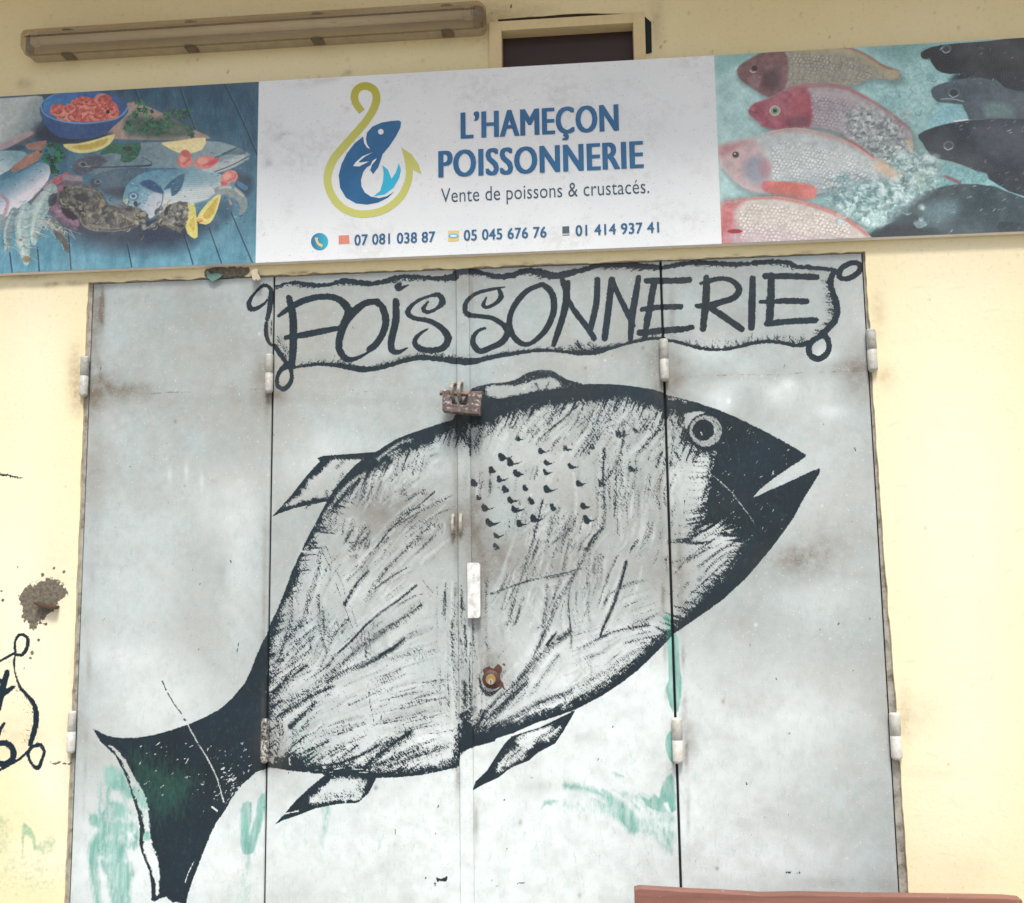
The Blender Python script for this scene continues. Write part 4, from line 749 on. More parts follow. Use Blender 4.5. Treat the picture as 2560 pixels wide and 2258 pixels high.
b = NB('hinge_inked_paint'); b.pos(); c_ = b.mix(b.noise(120, 4, .6, lo=.35, hi=.66), (.50, .48, .42), (.40, .385, .33)); b.base(b.mix(b.mr(b.noise(170, 4, .7), .44, .54), c_, (.05, .06, .07))); b.set(Roughness=.55); M['hinge_ink'] = b.m
def hinge(cx, y0, y1, mat, parent, wpx=21, label=None):
    a = P(cx, y0); b = P(cx, y1); x = (a[0]+b[0])/2; zt, zb = a[2], b[2]; r = wpx/2/1150*1.02
    bm = bmesh.new(); zm = (zt+zb)/2; yc = -.005
    n = 20
    prof = [(zb-.004, r*.45), (zb-.002, r*.75), (zb+.001, r*.98), (zb+.004, r), (zm-.0012, r), (zm-.0006, r*.9), (zm+.0006, r*.9), (zm+.0012, r*.985), (zt-.004, r*.985), (zt-.001, r*.9), (zt, r*.6)]
    rings = [[bm.verts.new((x+q_*math.cos(2*math.pi*k/n), yc+q_*math.sin(2*math.pi*k/n), z)) for k in range(n)] for z, q_ in prof]
    for A_, B_ in zip(rings, rings[1:]):
        for k in range(n): bm.faces.new((A_[k], A_[(k+1) % n], B_[(k+1) % n], B_[k]))
    bm.faces.new(rings[0]); bm.faces.new(rings[-1])
    o = fin('hinge', bm, mat, parent, smooth=True)
    if label: o['label'] = label
    return o
hinge(213.5, 892, 990, M['hinge'], l1, 21); hinge(675, 887, 980, M['hinge'], l1, 20); hinge(1660, 849, 950, M['hinge'], l4, 22); hinge(2178, 824, 927, M['hinge'], l4, 23)
hinge(182, 1777, 1878, M['hinge_white'], l1, 20); hinge(664, 1796, 1902, M['hinge_ink'] if 'hinge_ink' in M else M['hinge'], l1, 20); hinge(1693, 1794, 1903, M['hinge_white'], l4, 25); hinge(2237, 1781, 1894, M['hinge_white'], l4, 25, 'chipped rusty hinge')

# pull handle plate
hx0, hx1 = P(1170, 1475)[0], P(1202.5, 1475)[0]; hz1, hz0 = P(1186, 1407)[2], P(1186, 1545)[2]
pts = []
for (cx, cz, r, a0) in ((hx0+.003, hz0+.003, .003, 180), (hx1-.008, hz0+.008, .008, 270), (hx1-.008, hz1-.008, .008, 0), (hx0+.003, hz1-.003, .003, 90)):
    for k in range(5): t = math.radians(a0+k*22.5); pts.append((cx+r*math.cos(t)+random.uniform(-.0004, .0004), cz+r*math.sin(t)))
bm = bmesh.new(); prism(bm, pts, -.014, -.0025); fin('handle', bm, M['handle'], l3, bevel=.0012)
# cylinder lock
lc = P(1227, 1698.6, -.006); bm = bmesh.new(); cyl(bm, (lc[0], -.009, lc[2]), (lc[0], .003, lc[2]), 12.4/1150, n=28)
lk = fin('lock', bm, M['brass'], l3, smooth=False, bevel=.0008)
bm = bmesh.new(); cyl(bm, (lc[0]+.0005, -.0105, lc[2]-.0045), (lc[0]+.0005, -.0088, lc[2]-.0045), 6.8/1150, n=24); kp = fin('key_plug', bm, M['steel'], lk)
bm = bmesh.new(); box(bm, lc[0]-.0003, lc[0]+.0013, -.0112, -.0104, lc[2]-.0085, lc[2]-.001); fin('keyhole', bm, M['black'], lk)
bm = bmesh.new(); n = 28; lo = [bm.verts.new((lc[0]+.0195*math.cos(2*math.pi*k/n), .0035, lc[2]-.001+.0195*math.sin(2*math.pi*k/n))) for k in range(n)]; li = [bm.verts.new((lc[0]+.0112*math.cos(2*math.pi*k/n), -.0005, lc[2]+.0112*math.sin(2*math.pi*k/n))) for k in range(n)]
for k in range(n): bm.faces.new((lo[k], lo[(k+1) % n], li[(k+1) % n], li[k]))
fin('lock_collar', bm, simple('collar_paint', (.045, .04, .038), (.13, .05, .035), 130, .6), lk, smooth=True)
# staples: two eyes low on the joint, two for the padlock
def eye(name, px, y0, y1, depth, r, parent, mat, lean=0):
    a = P(px, y0); b = P(px, y1); x = (a[0]+b[0])/2; za, zb = a[2], b[2]; zm = (za+zb)/2; hh = (za-zb)/2
    pts = []
    for k in range(13):
        t = math.pi*(k/12); pts.append((x+lean*math.sin(t)*.2, .006-depth*math.sin(t), zm+hh*math.cos(t)))
    bm = bmesh.new(); tube(bm, pts, r, 10); return fin(name, bm, mat, parent, smooth=True)
eye('staple', 1132.5, 1288, 1337, .018, .0040, l2, M['hasp']); eye('staple', 1152.5, 1286, 1335, .018, .0042, l3, M['hasp'])
eye('staple', 1137, 960, 1008, .058, .0042, l2, M['hasp']); eye('staple', 1154.5, 958, 1009, .058, .0044, l3, M['hasp'])

# padlock
pc = P(1155, 1006, -.045)
pad = empty('padlock', tuple(P(1155, 1045, -.03))); tag(pad, 'rusty brown block padlock hanging from the two staples of the door', 'padlock')
b = NB('padlock_rust'); b.pos(); c = b.mix(b.noise(180, 4, .7, lo=.35, hi=.65), (.095, .065, .056), (.17, .13, .115)); c = b.mix(b.mr(b.noise(95, 5, .8, stretch=(1, 1, 1.6)), .54, .66), c, (.72, .70, .72)); b.base(c); b.set(Roughness=.45, Metallic=.25); b.bump(b.noise(300, 4, .6), .4, .0008); M['padlock'] = b.m
def pl(px, py): v = P(px, py, -.045); return (v[0], v[2])
out = [pl(1106,975), pl(1131,974), pl(1129.5,1011), pl(1166,1013), pl(1172,979), pl(1205.5,978), pl(1203,1000), pl(1200,1036), pl(1150,1032), pl(1105.5,1028)]
bm = bmesh.new(); prism(bm, out, -.045, -.017); fin('lock_body', bm, M['padlock'], pad, bevel=.0013)
bm = bmesh.new(); a_ = pl(1098, 983); b_ = pl(1180, 985); cyl(bm, (a_[0], -.034, a_[1]+.002), (b_[0], -.034, b_[1]+.001), .0052, n=14); fin('shackle_bar', bm, simple('padlock_bar', (.15, .08, .07), (.24, .15, .13), 150, .5, .3), pad, smooth=False)

# broken tab and glass by the top of the door
tb = P(645, 690, -.012); bm = bmesh.new()
prism(bm, [(P(x, y, -.012)[0], P(x, y, -.012)[2]) for x, y in z_('K', [(160,200),(178,182),(205,172),(220,190),(216,212),(238,262),(212,274),(205,258),(192,276),(172,262),(168,236)])], -.016, -.006)
tbo = fin('wall_plug', bm, simple('old_plug', (.60, .55, .42), (.48, .42, .32), 150, .7), None, bevel=.001); tag(tbo, 'small broken cream plug sticking out above the leftmost door leaf', 'plug')
b = NB('green_glass'); b.base((.22, .42, .36)); b.set(Roughness=.12); b.b.inputs['Transmission Weight'].default_value = .45; M['glass'] = b.m
bm = bmesh.new(); prism(bm, [(P(x, y, -.003)[0], P(x, y, -.003)[2]) for x, y in z_('O', [(1215,120),(1250,150),(1290,140),(1345,150),(1330,172),(1290,195),(1262,210),(1235,190),(1218,175)])], -.006, -.003)
g = fin('glass_shard', bm, M['glass'], None); tag(g, 'green broken glass shard stuck in the wall edge under the banner', 'glass shard')
# rusty stub in the cement patch
bm = bmesh.new(); s1 = P(83, 1512, -.0); s2 = P(138, 1520, -.035)
prism(bm, [(P(x, y, -.02)[0], P(x, y, -.02)[2]) for x, y in z_('N', [(130,631),(160,641),(200,645),(214,650),(206,661),(186,658),(150,650),(128,638)])], -.018, .005)
st = fin('iron_stub', bm, M['rust'], None, bevel=.0012); tag(st, 'rusty iron stub set in the cement patch left of the door', 'bracket')
#@@SIGN
# ------------------------------------------------------------------ sign board
SY = -.020
sx0 = P(-150, 460, SY)[0]; sx1 = P(2800, 330, SY)[0]
szt = (P(0, 239.7, SY)[2]+P(2560, 94.6, SY)[2])/2; szb = (P(0, 683.7, SY)[2]+P(2560, 579.6, SY)[2])/2
sign = empty('shop_sign', ((sx0+sx1)/2, SY, szb)); tag(sign, 'long printed fishmonger sign board with seafood photos above the door', 'sign')
pxl = P(643, 430, SY)[0]; pxr = P(1795, 380, SY)[0]
bm = bmesh.new(); box(bm, sx0, sx1, SY+.0015, -.002, szb, szt); fin('board', bm, simple('sign_metal', (.80, .80, .80), (.7, .7, .7), 20, .35), sign, bevel=.0008)
def print_white():
    b = NB('print_white'); b.pos()
    c = b.mix(b.noise(3, 4, .6, lo=.35, hi=.65), (.76, .82, .845), (.83, .87, .89))
    sm = b.math('MULTIPLY', b.mr(b.noise(7, 5, .7), .50, .68), b.mr(b.noise(70, 3, .6), .35, .6)); c = b.mix(b.math('MULTIPLY', sm, .35), c, (.48, .47, .47))
    c = b.mix(b.math('MULTIPLY', b.mr(b.noise(260, 1, .5), .70, .74), .5), c, (.3, .3, .3))
    _, f = b.attr('wear'); c = b.mix(b.math('MULTIPLY', f[0], b.mr(b.noise(60, 4, .7), .35, .6, .3, 1)), c, (.33, .31, .30))
    b.base(c); b.set(Roughness=.32); b.b.inputs['Specular IOR Level'].default_value = .4; b.bump(b.noise(4, 2, .5), .25, .004); return b.m
M['pwhite'] = print_white()
co, q = grid_arrays(lin(pxl, pxr, .006), lin(szb+.0005, szt-.0005, .006), SY, 0)
U, V = proj(co[:, 0], co[:, 1], co[:, 2]); F = {'d': np.zeros(len(U))}
ops = []
for (x, y, rx, ry, v) in ((230,665,60,10,.6),(110,930,30,26,.6),(600,190,90,26,.35),(700,170,50,16,.4),(820,445,26,16,.5),(280,640,16,14,.4),(400,230,120,30,.2),(760,1320,14,16,.5),(200,700,60,26,.25)):
    x, y = z_('R', [(x, y)])[0]; ops.append(('blob', 'd', [(x, y)], dict(r=(rx*.28, ry*.28), v=v, m='add')))
for (x, y) in ((1900,175),(1500,640),(1750,935),(850,130),(290,110)):
    x, y = z_('S', [(x, y)])[0]; ops.append(('blob', 'd', [(x, y)], dict(r=(8, 6), v=.35, m='add')))
for i in range(70): ops.append(('blob', 'd', [(random.uniform(650, 1790), random.uniform(140, 650))], dict(r=(random.uniform(1.5, 5), random.uniform(1.5, 4)), v=random.uniform(.2, .5), m='add')))
run_ops(ops, U, V, F)
mesh_from('white_panel', co, q, M['pwhite'], sign, {'wear': np.stack([F['d']]*3, 1)})

# --- the two printed photographs, painted point by point on fine sheets
def s2l(c):
    c = np.asarray(c, float)/255; return np.where(c <= .04045, c/12.92, ((c+.055)/1.055)**2.4)
def ridged(x, y, sd):
    n = fbm(x, y, sd, 3); return 1-np.abs(2*n-1)
class Canvas:
    def __init__(s, U, V, k): s.U, s.V, s.k = U, V, k; s.C = np.zeros((len(U), 3)); a, b, sc = ZR[k]; s.X = (U-a)/sc; s.Y = (V-b)/sc
    def bg(s, f): s.C[:] = f(s.X, s.Y)
    SF = .6
    def blend(s, idx, cov, col, tex=0, ts=20, seed=0):
        col = np.array(col, float)[None, :]*np.ones((len(idx), 1))
        if tex: col = col+(fbm(s.X[idx]/ts, s.Y[idx]/ts, seed)[:, None]-.5)*2*tex
        s.C[idx] = s.C[idx]*(1-cov[:, None])+col*cov[:, None]
    def poly(s, pts, col, soft=10, al=1, n=2, tex=10, ts=22, rag=0, seed=0):
        soft = soft*s.SF if soft < 40 else soft; pts = smooth_pts(pts, True, n) if n > 1 else pts; idx = bbox_idx(s.X, s.Y, pts, soft)
        if not len(idx): return
        d = poly_field(s.X[idx], s.Y[idx], pts)
        if rag: d = d+(fbm(s.X[idx]/14, s.Y[idx]/14, 3)-.5)*rag
        s.blend(idx, np.clip(.5-d/soft, 0, 1)*al, col, tex, ts, seed); return idx
    def grad(s, pts, c0, c1, axis, soft=10, al=1, tex=10, ts=22, n=2):   # axis=((x0,y0),(x1,y1))
        soft = soft*s.SF; pts = smooth_pts(pts, True, n); idx = bbox_idx(s.X, s.Y, pts, soft)
        if not len(idx): return
        d = poly_field(s.X[idx], s.Y[idx], pts); (x0, y0), (x1, y1) = axis
        t = np.clip(((s.X[idx]-x0)*(x1-x0)+(s.Y[idx]-y0)*(y1-y0))/((x1-x0)**2+(y1-y0)**2), 0, 1)[:, None]
        col = np.array(c0, float)*(1-t)+np.array(c1, float)*t+(fbm(s.X[idx]/ts, s.Y[idx]/ts, 2)[:, None]-.5)*2*tex
        cov = (np.clip(.5-d/soft, 0, 1)*al)[:, None]; s.C[idx] = s.C[idx]*(1-cov)+col*cov
    def st(s, pts, w, col, soft=8, al=1, n=3, tex=0):
        soft = soft*s.SF if soft < 30 else soft; ws = w if isinstance(w, list) else [w]*len(pts); q_ = smooth_pts(pts, False, n); ws = list(np.interp(np.linspace(0, len(ws)-1, len(q_)), range(len(ws)), ws))
        idx = bbox_idx(s.X, s.Y, q_, max(ws)/2+soft)
        if not len(idx): return
        d, _, _ = seg_field(s.X[idx], s.Y[idx], q_, ws); s.blend(idx, np.clip(.5-d/soft, 0, 1)*al, col, tex)
    def icy(s, pts, al, soft, sc=38, lo=(92, 134, 138), hi=(214, 238, 238)):
        pts = smooth_pts(pts, True, 2); idx = bbox_idx(s.X, s.Y, pts, soft); d = poly_field(s.X[idx], s.Y[idx], pts)
        x, y = s.X[idx], s.Y[idx]; wx = fbm(x/40, y/40, 1)*60; wy = fbm(x/40, y/40, 4)*60
        gx, gy = (x+wx)/sc, (y+wy*.5)/sc; ix, iy = np.floor(gx).astype(int), np.floor(gy).astype(int); d1 = np.full(x.shape, 9.); d2 = d1.copy(); cid = np.zeros(x.shape); ox = np.zeros(x.shape); oy = np.zeros(x.shape)
        for a_ in (-1, 0, 1):
            for b_ in (-1, 0, 1):
                cx_, cy_ = ix+a_, iy+b_; px_ = cx_+HT[1][cx_ & 255, cy_ & 255]; py_ = cy_+HT[2][cx_ & 255, cy_ & 255]; dd = np.hypot(gx-px_, gy-py_); m_ = dd < d1
                d2 = np.where(m_, d1, np.minimum(d2, dd)); d1 = np.where(m_, dd, d1); cid = np.where(m_, HT[3][cx_ & 255, cy_ & 255], cid); ox = np.where(m_, gx-px_, ox); oy = np.where(m_, gy-py_, oy)
        ang = cid*6.28; t = np.clip(.15+.75*cid+(ox*np.cos(ang)+oy*np.sin(ang))*.7-.25*np.clip(1-(d2-d1)*5, 0, 1), 0, 1)[:, None]
        hl = (np.clip(1-(d2-d1)*9, 0, 1)*(HT[4][ix & 255, iy & 255] > .55)+np.clip(1-np.hypot(ox-.1, oy+.1)*6, 0, 1)*(cid > .6))[:, None]
        col = np.array(lo)*(1-t)+np.array(hi)*t; col = col*(1-.6*hl)+np.array([240, 250, 250.])*.6*hl
        cov = (np.clip(.5-d/soft, 0, 1)*al)[:, None]; s.C[idx] = s.C[idx]*(1-cov)+col*cov
    def ell(s, x, y, rx, ry, col, soft=8, al=1, rot=0, tex=0):
        t = np.linspace(0, 6.283, 22)[:-1]; c_, s_ = math.cos(rot), math.sin(rot)
        s.poly([(x+rx*math.cos(a)*c_-ry*math.sin(a)*s_, y+rx*math.cos(a)*s_+ry*math.sin(a)*c_) for a in t], col, soft, al, 1, tex)
R_ = random.Random(5)
# left photo: seafood on blue boards
co1, q1 = grid_arrays(lin(sx0+.001, pxl, .0012), lin(szb+.001, szt-.001, .0012), SY, 0)
U, V = proj(co1[:, 0], co1[:, 1], co1[:, 2]); c = Canvas(U, V, 'P')
def bg1(X, Y):
    t = np.clip((Y-60)/1450, 0, 1)[:, None]; a = np.array([52, 98, 122.]); b_ = np.array([104, 162, 182.]); col = a*(1-t)+b_*t
    return col+(fbm(X/60+Y/400, Y/160, 1)[:, None]-.5)*34+(fbm(X/9, Y/50, 2)[:, None]-.5)*16
c.bg(bg1)
c.poly([(500,1100),(1600,1130),(1560,1250),(1350,1370),(900,1370),(600,1290)], (58,72,92), 150, .95, tex=6)
c.poly([(1650,1000),(1780,1000),(1780,1150),(1690,1150)], (60,95,120), 60, .6)
c.poly([(1750,760),(1950,820),(1920,960),(1800,900)], (50,75,95), 50, .8)
for p in ([(1040,130),(1090,240)], [(1385,100),(1440,260),(1510,440)], [(1730,80),(1860,340),(1990,640)], [(530,1250),(550,1530)], [(985,1330),(1020,1510)], [(1425,1260),(1495,1490)], [(1620,1210),(1715,1480)], [(1790,1090),(1955,1480)], [(75,1400),(95,1560)], [(290,1360),(305,1550)], [(-150,1300),(-140,1560)]):
    c.st(p, 9, (30,52,78), 9, .85); c.st([(x+11, y) for x, y in p], 5, (120,165,190), 9, .35)
for i in range(120):
    x = R_.uniform(900, 2000); y = R_.uniform(80, 560); c.st([(x, y), (x+R_.uniform(20, 60), y+R_.uniform(60, 160))], 4, R_.choice([(90,135,168), (38,70,105)]), 10, .25)
c.poly([(820,490),(900,390),(990,240),(1100,250),(1300,340),(1480,440),(1600,490),(1560,530),(880,520)], (178,155,142), 14, 1, tex=14)
c.grad([(-400,230),(-200,200),(0,205),(200,190),(330,190),(335,300),(300,430),(150,520),(0,600),(-400,640)], (185,196,194), (108,128,134), ((150,300),(330,430)), 16, tex=12)
c.st([(330,440),(180,500),(60,560),(-60,610)], [20,50,50,40], (176,158,160), 18); c.st([(300,470),(150,560),(0,640)], 22, (120,105,105), 18)
c.poly([(300,400),(860,480),(760,540),(400,560),(300,520)], (56,68,82), 50, .95)
c.poly([(200,560),(360,530),(330,600),(230,600)], (168,128,112), 8); c.poly([(95,780),(120,690),(320,600),(290,690)], (176,134,116), 8, tex=8); c.poly([(0,640),(130,560),(200,590),(60,640)], (70,90,110), 20)
c.poly([(308,270),(330,370),(380,450),(470,510),(640,520),(800,490),(880,420),(960,350),(995,280),(900,180),(650,145),(420,170)], (62,100,152), 8, 1, tex=8)
c.grad([(330,270),(380,190),(520,155),(700,150),(880,180),(970,240),(985,290),(900,350),(700,395),(480,380),(370,330)], (75,135,195), (60,100,160), ((400,180),(900,380)), 8)
c.st([(315,250),(340,320),(450,375),(640,398),(850,375),(950,330),(992,270)], 12, (128,168,208), 8, .9); c.st([(330,230),(420,175),(560,150),(720,148)], 8, (110,170,220), 8, .7)
c.poly([(385,300),(400,262),(450,248),(520,262),(560,218),(640,188),(740,205),(800,170),(860,190),(870,230),(895,240),(920,290),(918,340),(850,372),(640,388),(480,365),(400,330)], (210,108,92), 10, 1, tex=40, ts=18)
for (x, y, r, a) in ((450,300,50,0),(540,290,55,1),(600,330,60,2),(640,230,60,0),(700,240,55,1),(800,215,60,2.5),(850,270,60,.5),(760,330,60,1.5),(690,350,50,3),(560,350,50,2),(480,340,40,.3),(880,320,40,1)):
    c.st([(x+r*math.cos(a+t), y+.7*r*math.sin(a+t)) for t in (0, .8, 1.6, 2.4)], [14,26,24,10], (232,150,128), 10, .8); c.st([(x+.6*r*math.cos(a+t+.2), y+.45*r*math.sin(a+t+.2)) for t in (0, .8, 1.6, 2.4)], 8, (160,62,52), 8, .7)
for i in range(50): x = R_.uniform(410, 900); y = R_.uniform(240, 360); c.st([(x, y), (x+R_.uniform(-16, 16), y+R_.uniform(-14, 14))], R_.uniform(3, 7), R_.choice([(240,180,160), (140,50,45), (250,200,180)]), 5, .7)
c.ell(835, 310, 16, 14, (50,30,30), 6)
# back fish
c.grad([(560,760),(575,700),(700,640),(1000,560),(1300,540),(1700,540),(1940,640),(1850,720),(1650,790),(1500,760),(1200,740),(1000,760),(700,790)], (112,140,150), (150,176,182), ((700,700),(1800,600)), 12, tex=12)
c.poly([(560,760),(575,700),(640,660),(760,640),(830,700),(700,770),(620,800)], (98,100,112), 30, .9, tex=22, ts=10); c.ell(640, 715, 34, 24, (140,150,160), 18, .7); c.ell(642, 717, 18, 13, (60,66,76), 10, .9)
c.st([(720,740),(900,735),(1170,725)], 12, (55,75,92), 12, .8); c.st([(1100,660),(1180,710),(1060,735)], 6, (50,70,85), 6, .7)
for i in range(9): c.st([(1600+i*22, 700-i*9), (1720+i*16, 640-i*8), (1900, 640-i*4)], 6, (80,105,120), 8, .6)
c.poly([(1560,760),(1700,700),(1900,640),(1830,730),(1650,790)], (190,200,200), 22, .85); c.st([(1660,775),(1800,720),(1930,650)], 8, (60,75,88), 6, .7)
c.poly([(670,850),(760,790),(900,750),(1080,740),(1110,780),(1000,860),(960,960),(820,930),(700,890)], (84,116,134), 14, 1, tex=12); c.ell(740, 860, 40, 34, (70,84,100), 16); c.ell(755, 850, 28, 20, (130,146,158), 14, .7); c.ell(757, 850, 14, 10, (50,58,70), 8)
c.poly([(800,920),(980,900),(960,980),(860,960)], (50,60,78), 40, .8)
# herbs
def herb(pts, nleaf, r, cols=((24,92,60), (38,128,82), (18,72,48), (60,150,100))):
    for i in range(nleaf):
        j = R_.randrange(len(pts)-1); t = R_.random(); x = pts[j][0]+(pts[j+1][0]-pts[j][0])*t+R_.gauss(0, r); y = pts[j][1]+(pts[j+1][1]-pts[j][1])*t+R_.gauss(0, r*.7); s = R_.uniform(10, 26)
        c.poly([(x+s*(1 if k % 2 else .45)*math.cos(k*.785+i), y+s*(1 if k % 2 else .45)*math.sin(k*.785+i)) for k in range(8)], R_.choice(cols), 5, .9, 1, tex=6)
c.poly([(980,480),(970,380),(1060,330),(1200,370),(1300,340),(1440,400),(1480,490),(1250,510),(1050,500)], (50,92,74), 60, .75)
herb([(1000,440),(1050,300),(1150,300),(1200,400),(1100,450),(1250,480),(1300,320),(1380,330),(1460,310)], 150, 22); herb([(1070,240),(1110,240)], 10, 14); herb([(1200,480),(1300,400),(1470,440),(1470,490)], 50, 14)
for p in ([(980,380),(1060,280),(1100,230)], [(1240,490),(1400,490),(1480,470)], [(1200,420),(1300,380),(1460,320)]): c.st(p, 6, (60,140,95), 5, .8)
c.poly([(1320,420),(1440,420),(1450,470),(1330,475)], (120,125,105), 20, .6); herb([(330,600),(440,570),(480,650),(400,700),(340,640)], 70, 20); herb([(400,720),(430,780)], 30, 18)
c.poly([(770,640),(860,550),(960,560),(1085,540),(1075,640),(1000,700),(930,690),(940,640),(850,630)], (30,120,84), 8, 1, tex=26, ts=16); c.poly([(950,580),(1020,580),(1010,610),(960,605)], (22,55,45), 8)
# lemons
for P_, rind, fl_ in (([(488,560),(600,555),(750,520),(890,480),(850,560),(750,612),(620,630),(530,605)], (226,214,140), [(560,575),(700,555),(840,510),(800,570),(680,600),(600,600)]), ([(1252,548),(1400,530),(1590,508),(1565,600),(1470,630),(1370,622),(1290,580)], (236,222,158), [(1330,570),(1450,560),(1560,530),(1530,600),(1440,612)]), ([(1450,1010),(1500,1008),(1522,1120),(1530,1278),(1475,1275),(1435,1200)], (214,208,120), [(1460,1180),(1500,1120),(1505,1230)]), ([(1518,1145),(1600,1020),(1705,935),(1700,1010),(1650,1140),(1595,1182)], (228,216,130), [(1570,1110),(1640,1020),(1690,970),(1660,1090),(1600,1140)])):
    c.poly(P_, rind, 7, 1, tex=8); c.poly(fl_, (205,180,74) if P_[0][0] != 1252 else (238,226,165), 10, .85, tex=14)
c.ell(1548, 1150, 28, 16, (225,160,90), 8, .9)
# front fish
c.poly([(900,1000),(980,1000),(1090,1060),(1150,1140),(1000,1160),(850,1040)], (120,140,145), 30, .8)
c.grad([(948,1010),(975,890),(1060,805),(1200,762),(1450,755),(1700,790),(1760,850),(1600,990),(1450,1020),(1300,1060),(1160,1135),(1090,1060),(985,1040)], (108,160,182), (176,202,206), ((1300,780),(1400,1010)), 8, tex=10)
c.poly([(1240,940),(1400,910),(1690,880),(1600,990),(1450,1015),(1300,1058),(1165,1130),(1170,1010)], (208,216,216), 50, .9, tex=6); c.poly([(1150,960),(1230,930),(1250,1040),(1160,1120),(1110,1060)], (190,200,212), 24, .8)
c.poly([(1080,860),(1160,835),(1230,880),(1270,940),(1200,930),(1120,890)], (42,88,136), 22, .9); c.poly([(1265,915),(1330,840),(1430,785),(1400,910),(1330,965),(1320,900)], (66,112,142), 14, .9); c.st([(1240,880),(1262,960),(1245,1040)], 8, (80,110,140), 8, .8)
for i in range(14): c.st([(1150+i*8, 775+i*16), (1400, 770+i*17), (1690, 800+i*12)], 3, (80,130,155), 6, .35)
c.ell(1032, 962, 42, 36, (90,130,160), 10); c.ell(1032, 962, 30, 25, (165,195,210), 6); c.ell(1032, 962, 15, 13, (70,105,140), 6); c.st([(960,1000),(985,985),(975,1020)], 10, (200,190,150), 6); c.st([(950,1010),(980,1035),(1000,1000)], 10, (60,80,90), 8, .8)
for i in range(60): x = R_.uniform(980, 1150); y = R_.uniform(850, 1040); c.ell(x, y, R_.uniform(4, 10), R_.uniform(3, 7), R_.choice([(60,115,150), (190,215,220), (85,145,175)]), 5, .5)
# left fishes
c.grad([(-400,640),(0,610),(150,612),(210,640),(110,720),(0,800),(-400,900)], (130,172,182), (190,206,208), ((80,620),(20,780)), 10); c.grad([(-400,900),(0,850),(200,750),(300,700),(385,730),(372,840),(250,980),(100,1080),(0,1140),(-400,1200)], (98,152,176), (214,214,222), ((140,790),(230,920)), 12, tex=8)
c.st([(0,950),(60,1010),(30,1120)], 26, (176,134,150), 22, .7); c.st([(380,840),(260,990),(120,1090)], 14, (120,110,135), 14, .7); c.poly([(-60,1150),(60,1140),(20,1200),(-60,1210)], (190,130,110), 10)
# squid, prawns
c.poly([(240,1010),(330,900),(480,810),(640,830),(620,1000),(600,1230),(480,1180),(380,1100)], (128,108,124), 30, .9, tex=24, ts=16)
for p, w_, cc in (([(340,900),(460,820),(620,825)], [20,50,40], (172,134,148)), ([(430,850),(520,800)], 50, (188,110,118)), ([(500,820),(620,830)], 36, (160,158,160)), ([(410,1010),(460,1100),(600,1180)], 34, (150,118,138)), ([(430,1080),(520,1080),(600,1160)], 18, (170,140,156)), ([(470,900),(550,920)], 50, (170,120,130))): c.st(p, w_, cc, 14, .9, tex=14)
for p, w_, cc in (([(400,910),(310,1050),(270,1200),(265,1330)], [90,140,100,30], (158,184,182)), ([(200,1050),(165,1180),(185,1350),(205,1480)], [80,110,100,40], (160,186,186)), ([(110,1080),(60,1220),(60,1370)], [60,80,40], (130,156,162)), ([(380,1160),(460,1230),(510,1370)], [80,80,30], (118,128,124)), ([(0,1140),(-60,1300)], 80, (140,165,170))):
    c.st(p, w_, cc, 18, 1, tex=22); c.st([(x-18, y) for x, y in p], [w*.25 for w in w_] if isinstance(w_, list) else w_*.25, (196,210,205), 16, .6)
    for t in range(6): x = p[0][0]+(p[-1][0]-p[0][0])*t/6; y = p[0][1]+(p[-1][1]-p[0][1])*t/6; c.st([(x-40, y+10), (x, y+22), (x+40, y+6)], 5, (96,116,122), 7, .55)
for i in range(70):
    bx, by = R_.choice([(270,1250), (210,1380), (430,1200), (70,1330), (330,1150), (500,1220)]); x = bx+R_.gauss(0, 25); y = by+R_.gauss(0, 25); dx = R_.uniform(-50, 130); dy = R_.uniform(10, 110)
    c.st([(x, y), (x+dx*.5+R_.gauss(0, 12), y+dy*.5), (x+dx, y+dy)], [5, 3, 2], R_.choice([(196,204,196), (215,205,190), (130,140,140), (88,98,102)]), 4, .75)
c.ell(205, 1450, 34, 24, (150,128,96), 14, .8, tex=16); c.ell(160, 1300, 14, 10, (196,110,100), 6); c.st([(440,1250),(500,1320),(525,1390)], [40,50,20], (104,100,92), 14, .8, tex=14)
# oysters
c.poly([(440,1000),(500,890),(600,865),(720,890),(800,950),(850,1030),(1000,1035),(1120,1080),(1150,1130),(1020,1220),(880,1238),(700,1225),(620,1180),(600,1090),(520,1060)], (104,102,92), 12, 1, tex=46, ts=26, rag=20); c.poly([(1100,1230),(1200,1160),(1250,1090),(1330,1020),(1450,1010),(1450,1150),(1390,1245),(1300,1200),(1230,1190)], (118,118,112), 12, 1, tex=46, ts=20, rag=20)
for (x0_, x1_, f_) in ((500, 1120, 0), (1200, 1440, 1)):
    for i in range(70 if f_ == 0 else 30):
        x = R_.uniform(x0_, x1_); y = (np.interp(x, [500,700,900,1120], [970,1050,1130,1140])+R_.gauss(0, 55)) if f_ == 0 else R_.uniform(1040, 1200); c.ell(x, y, R_.uniform(10, 34), R_.uniform(8, 22), R_.choice([(186,184,160), (150,146,126), (60,62,58), (44,46,46), (168,156,120), (128,132,124)]), 16, R_.uniform(.4, .8), R_.uniform(0, 3), 16)
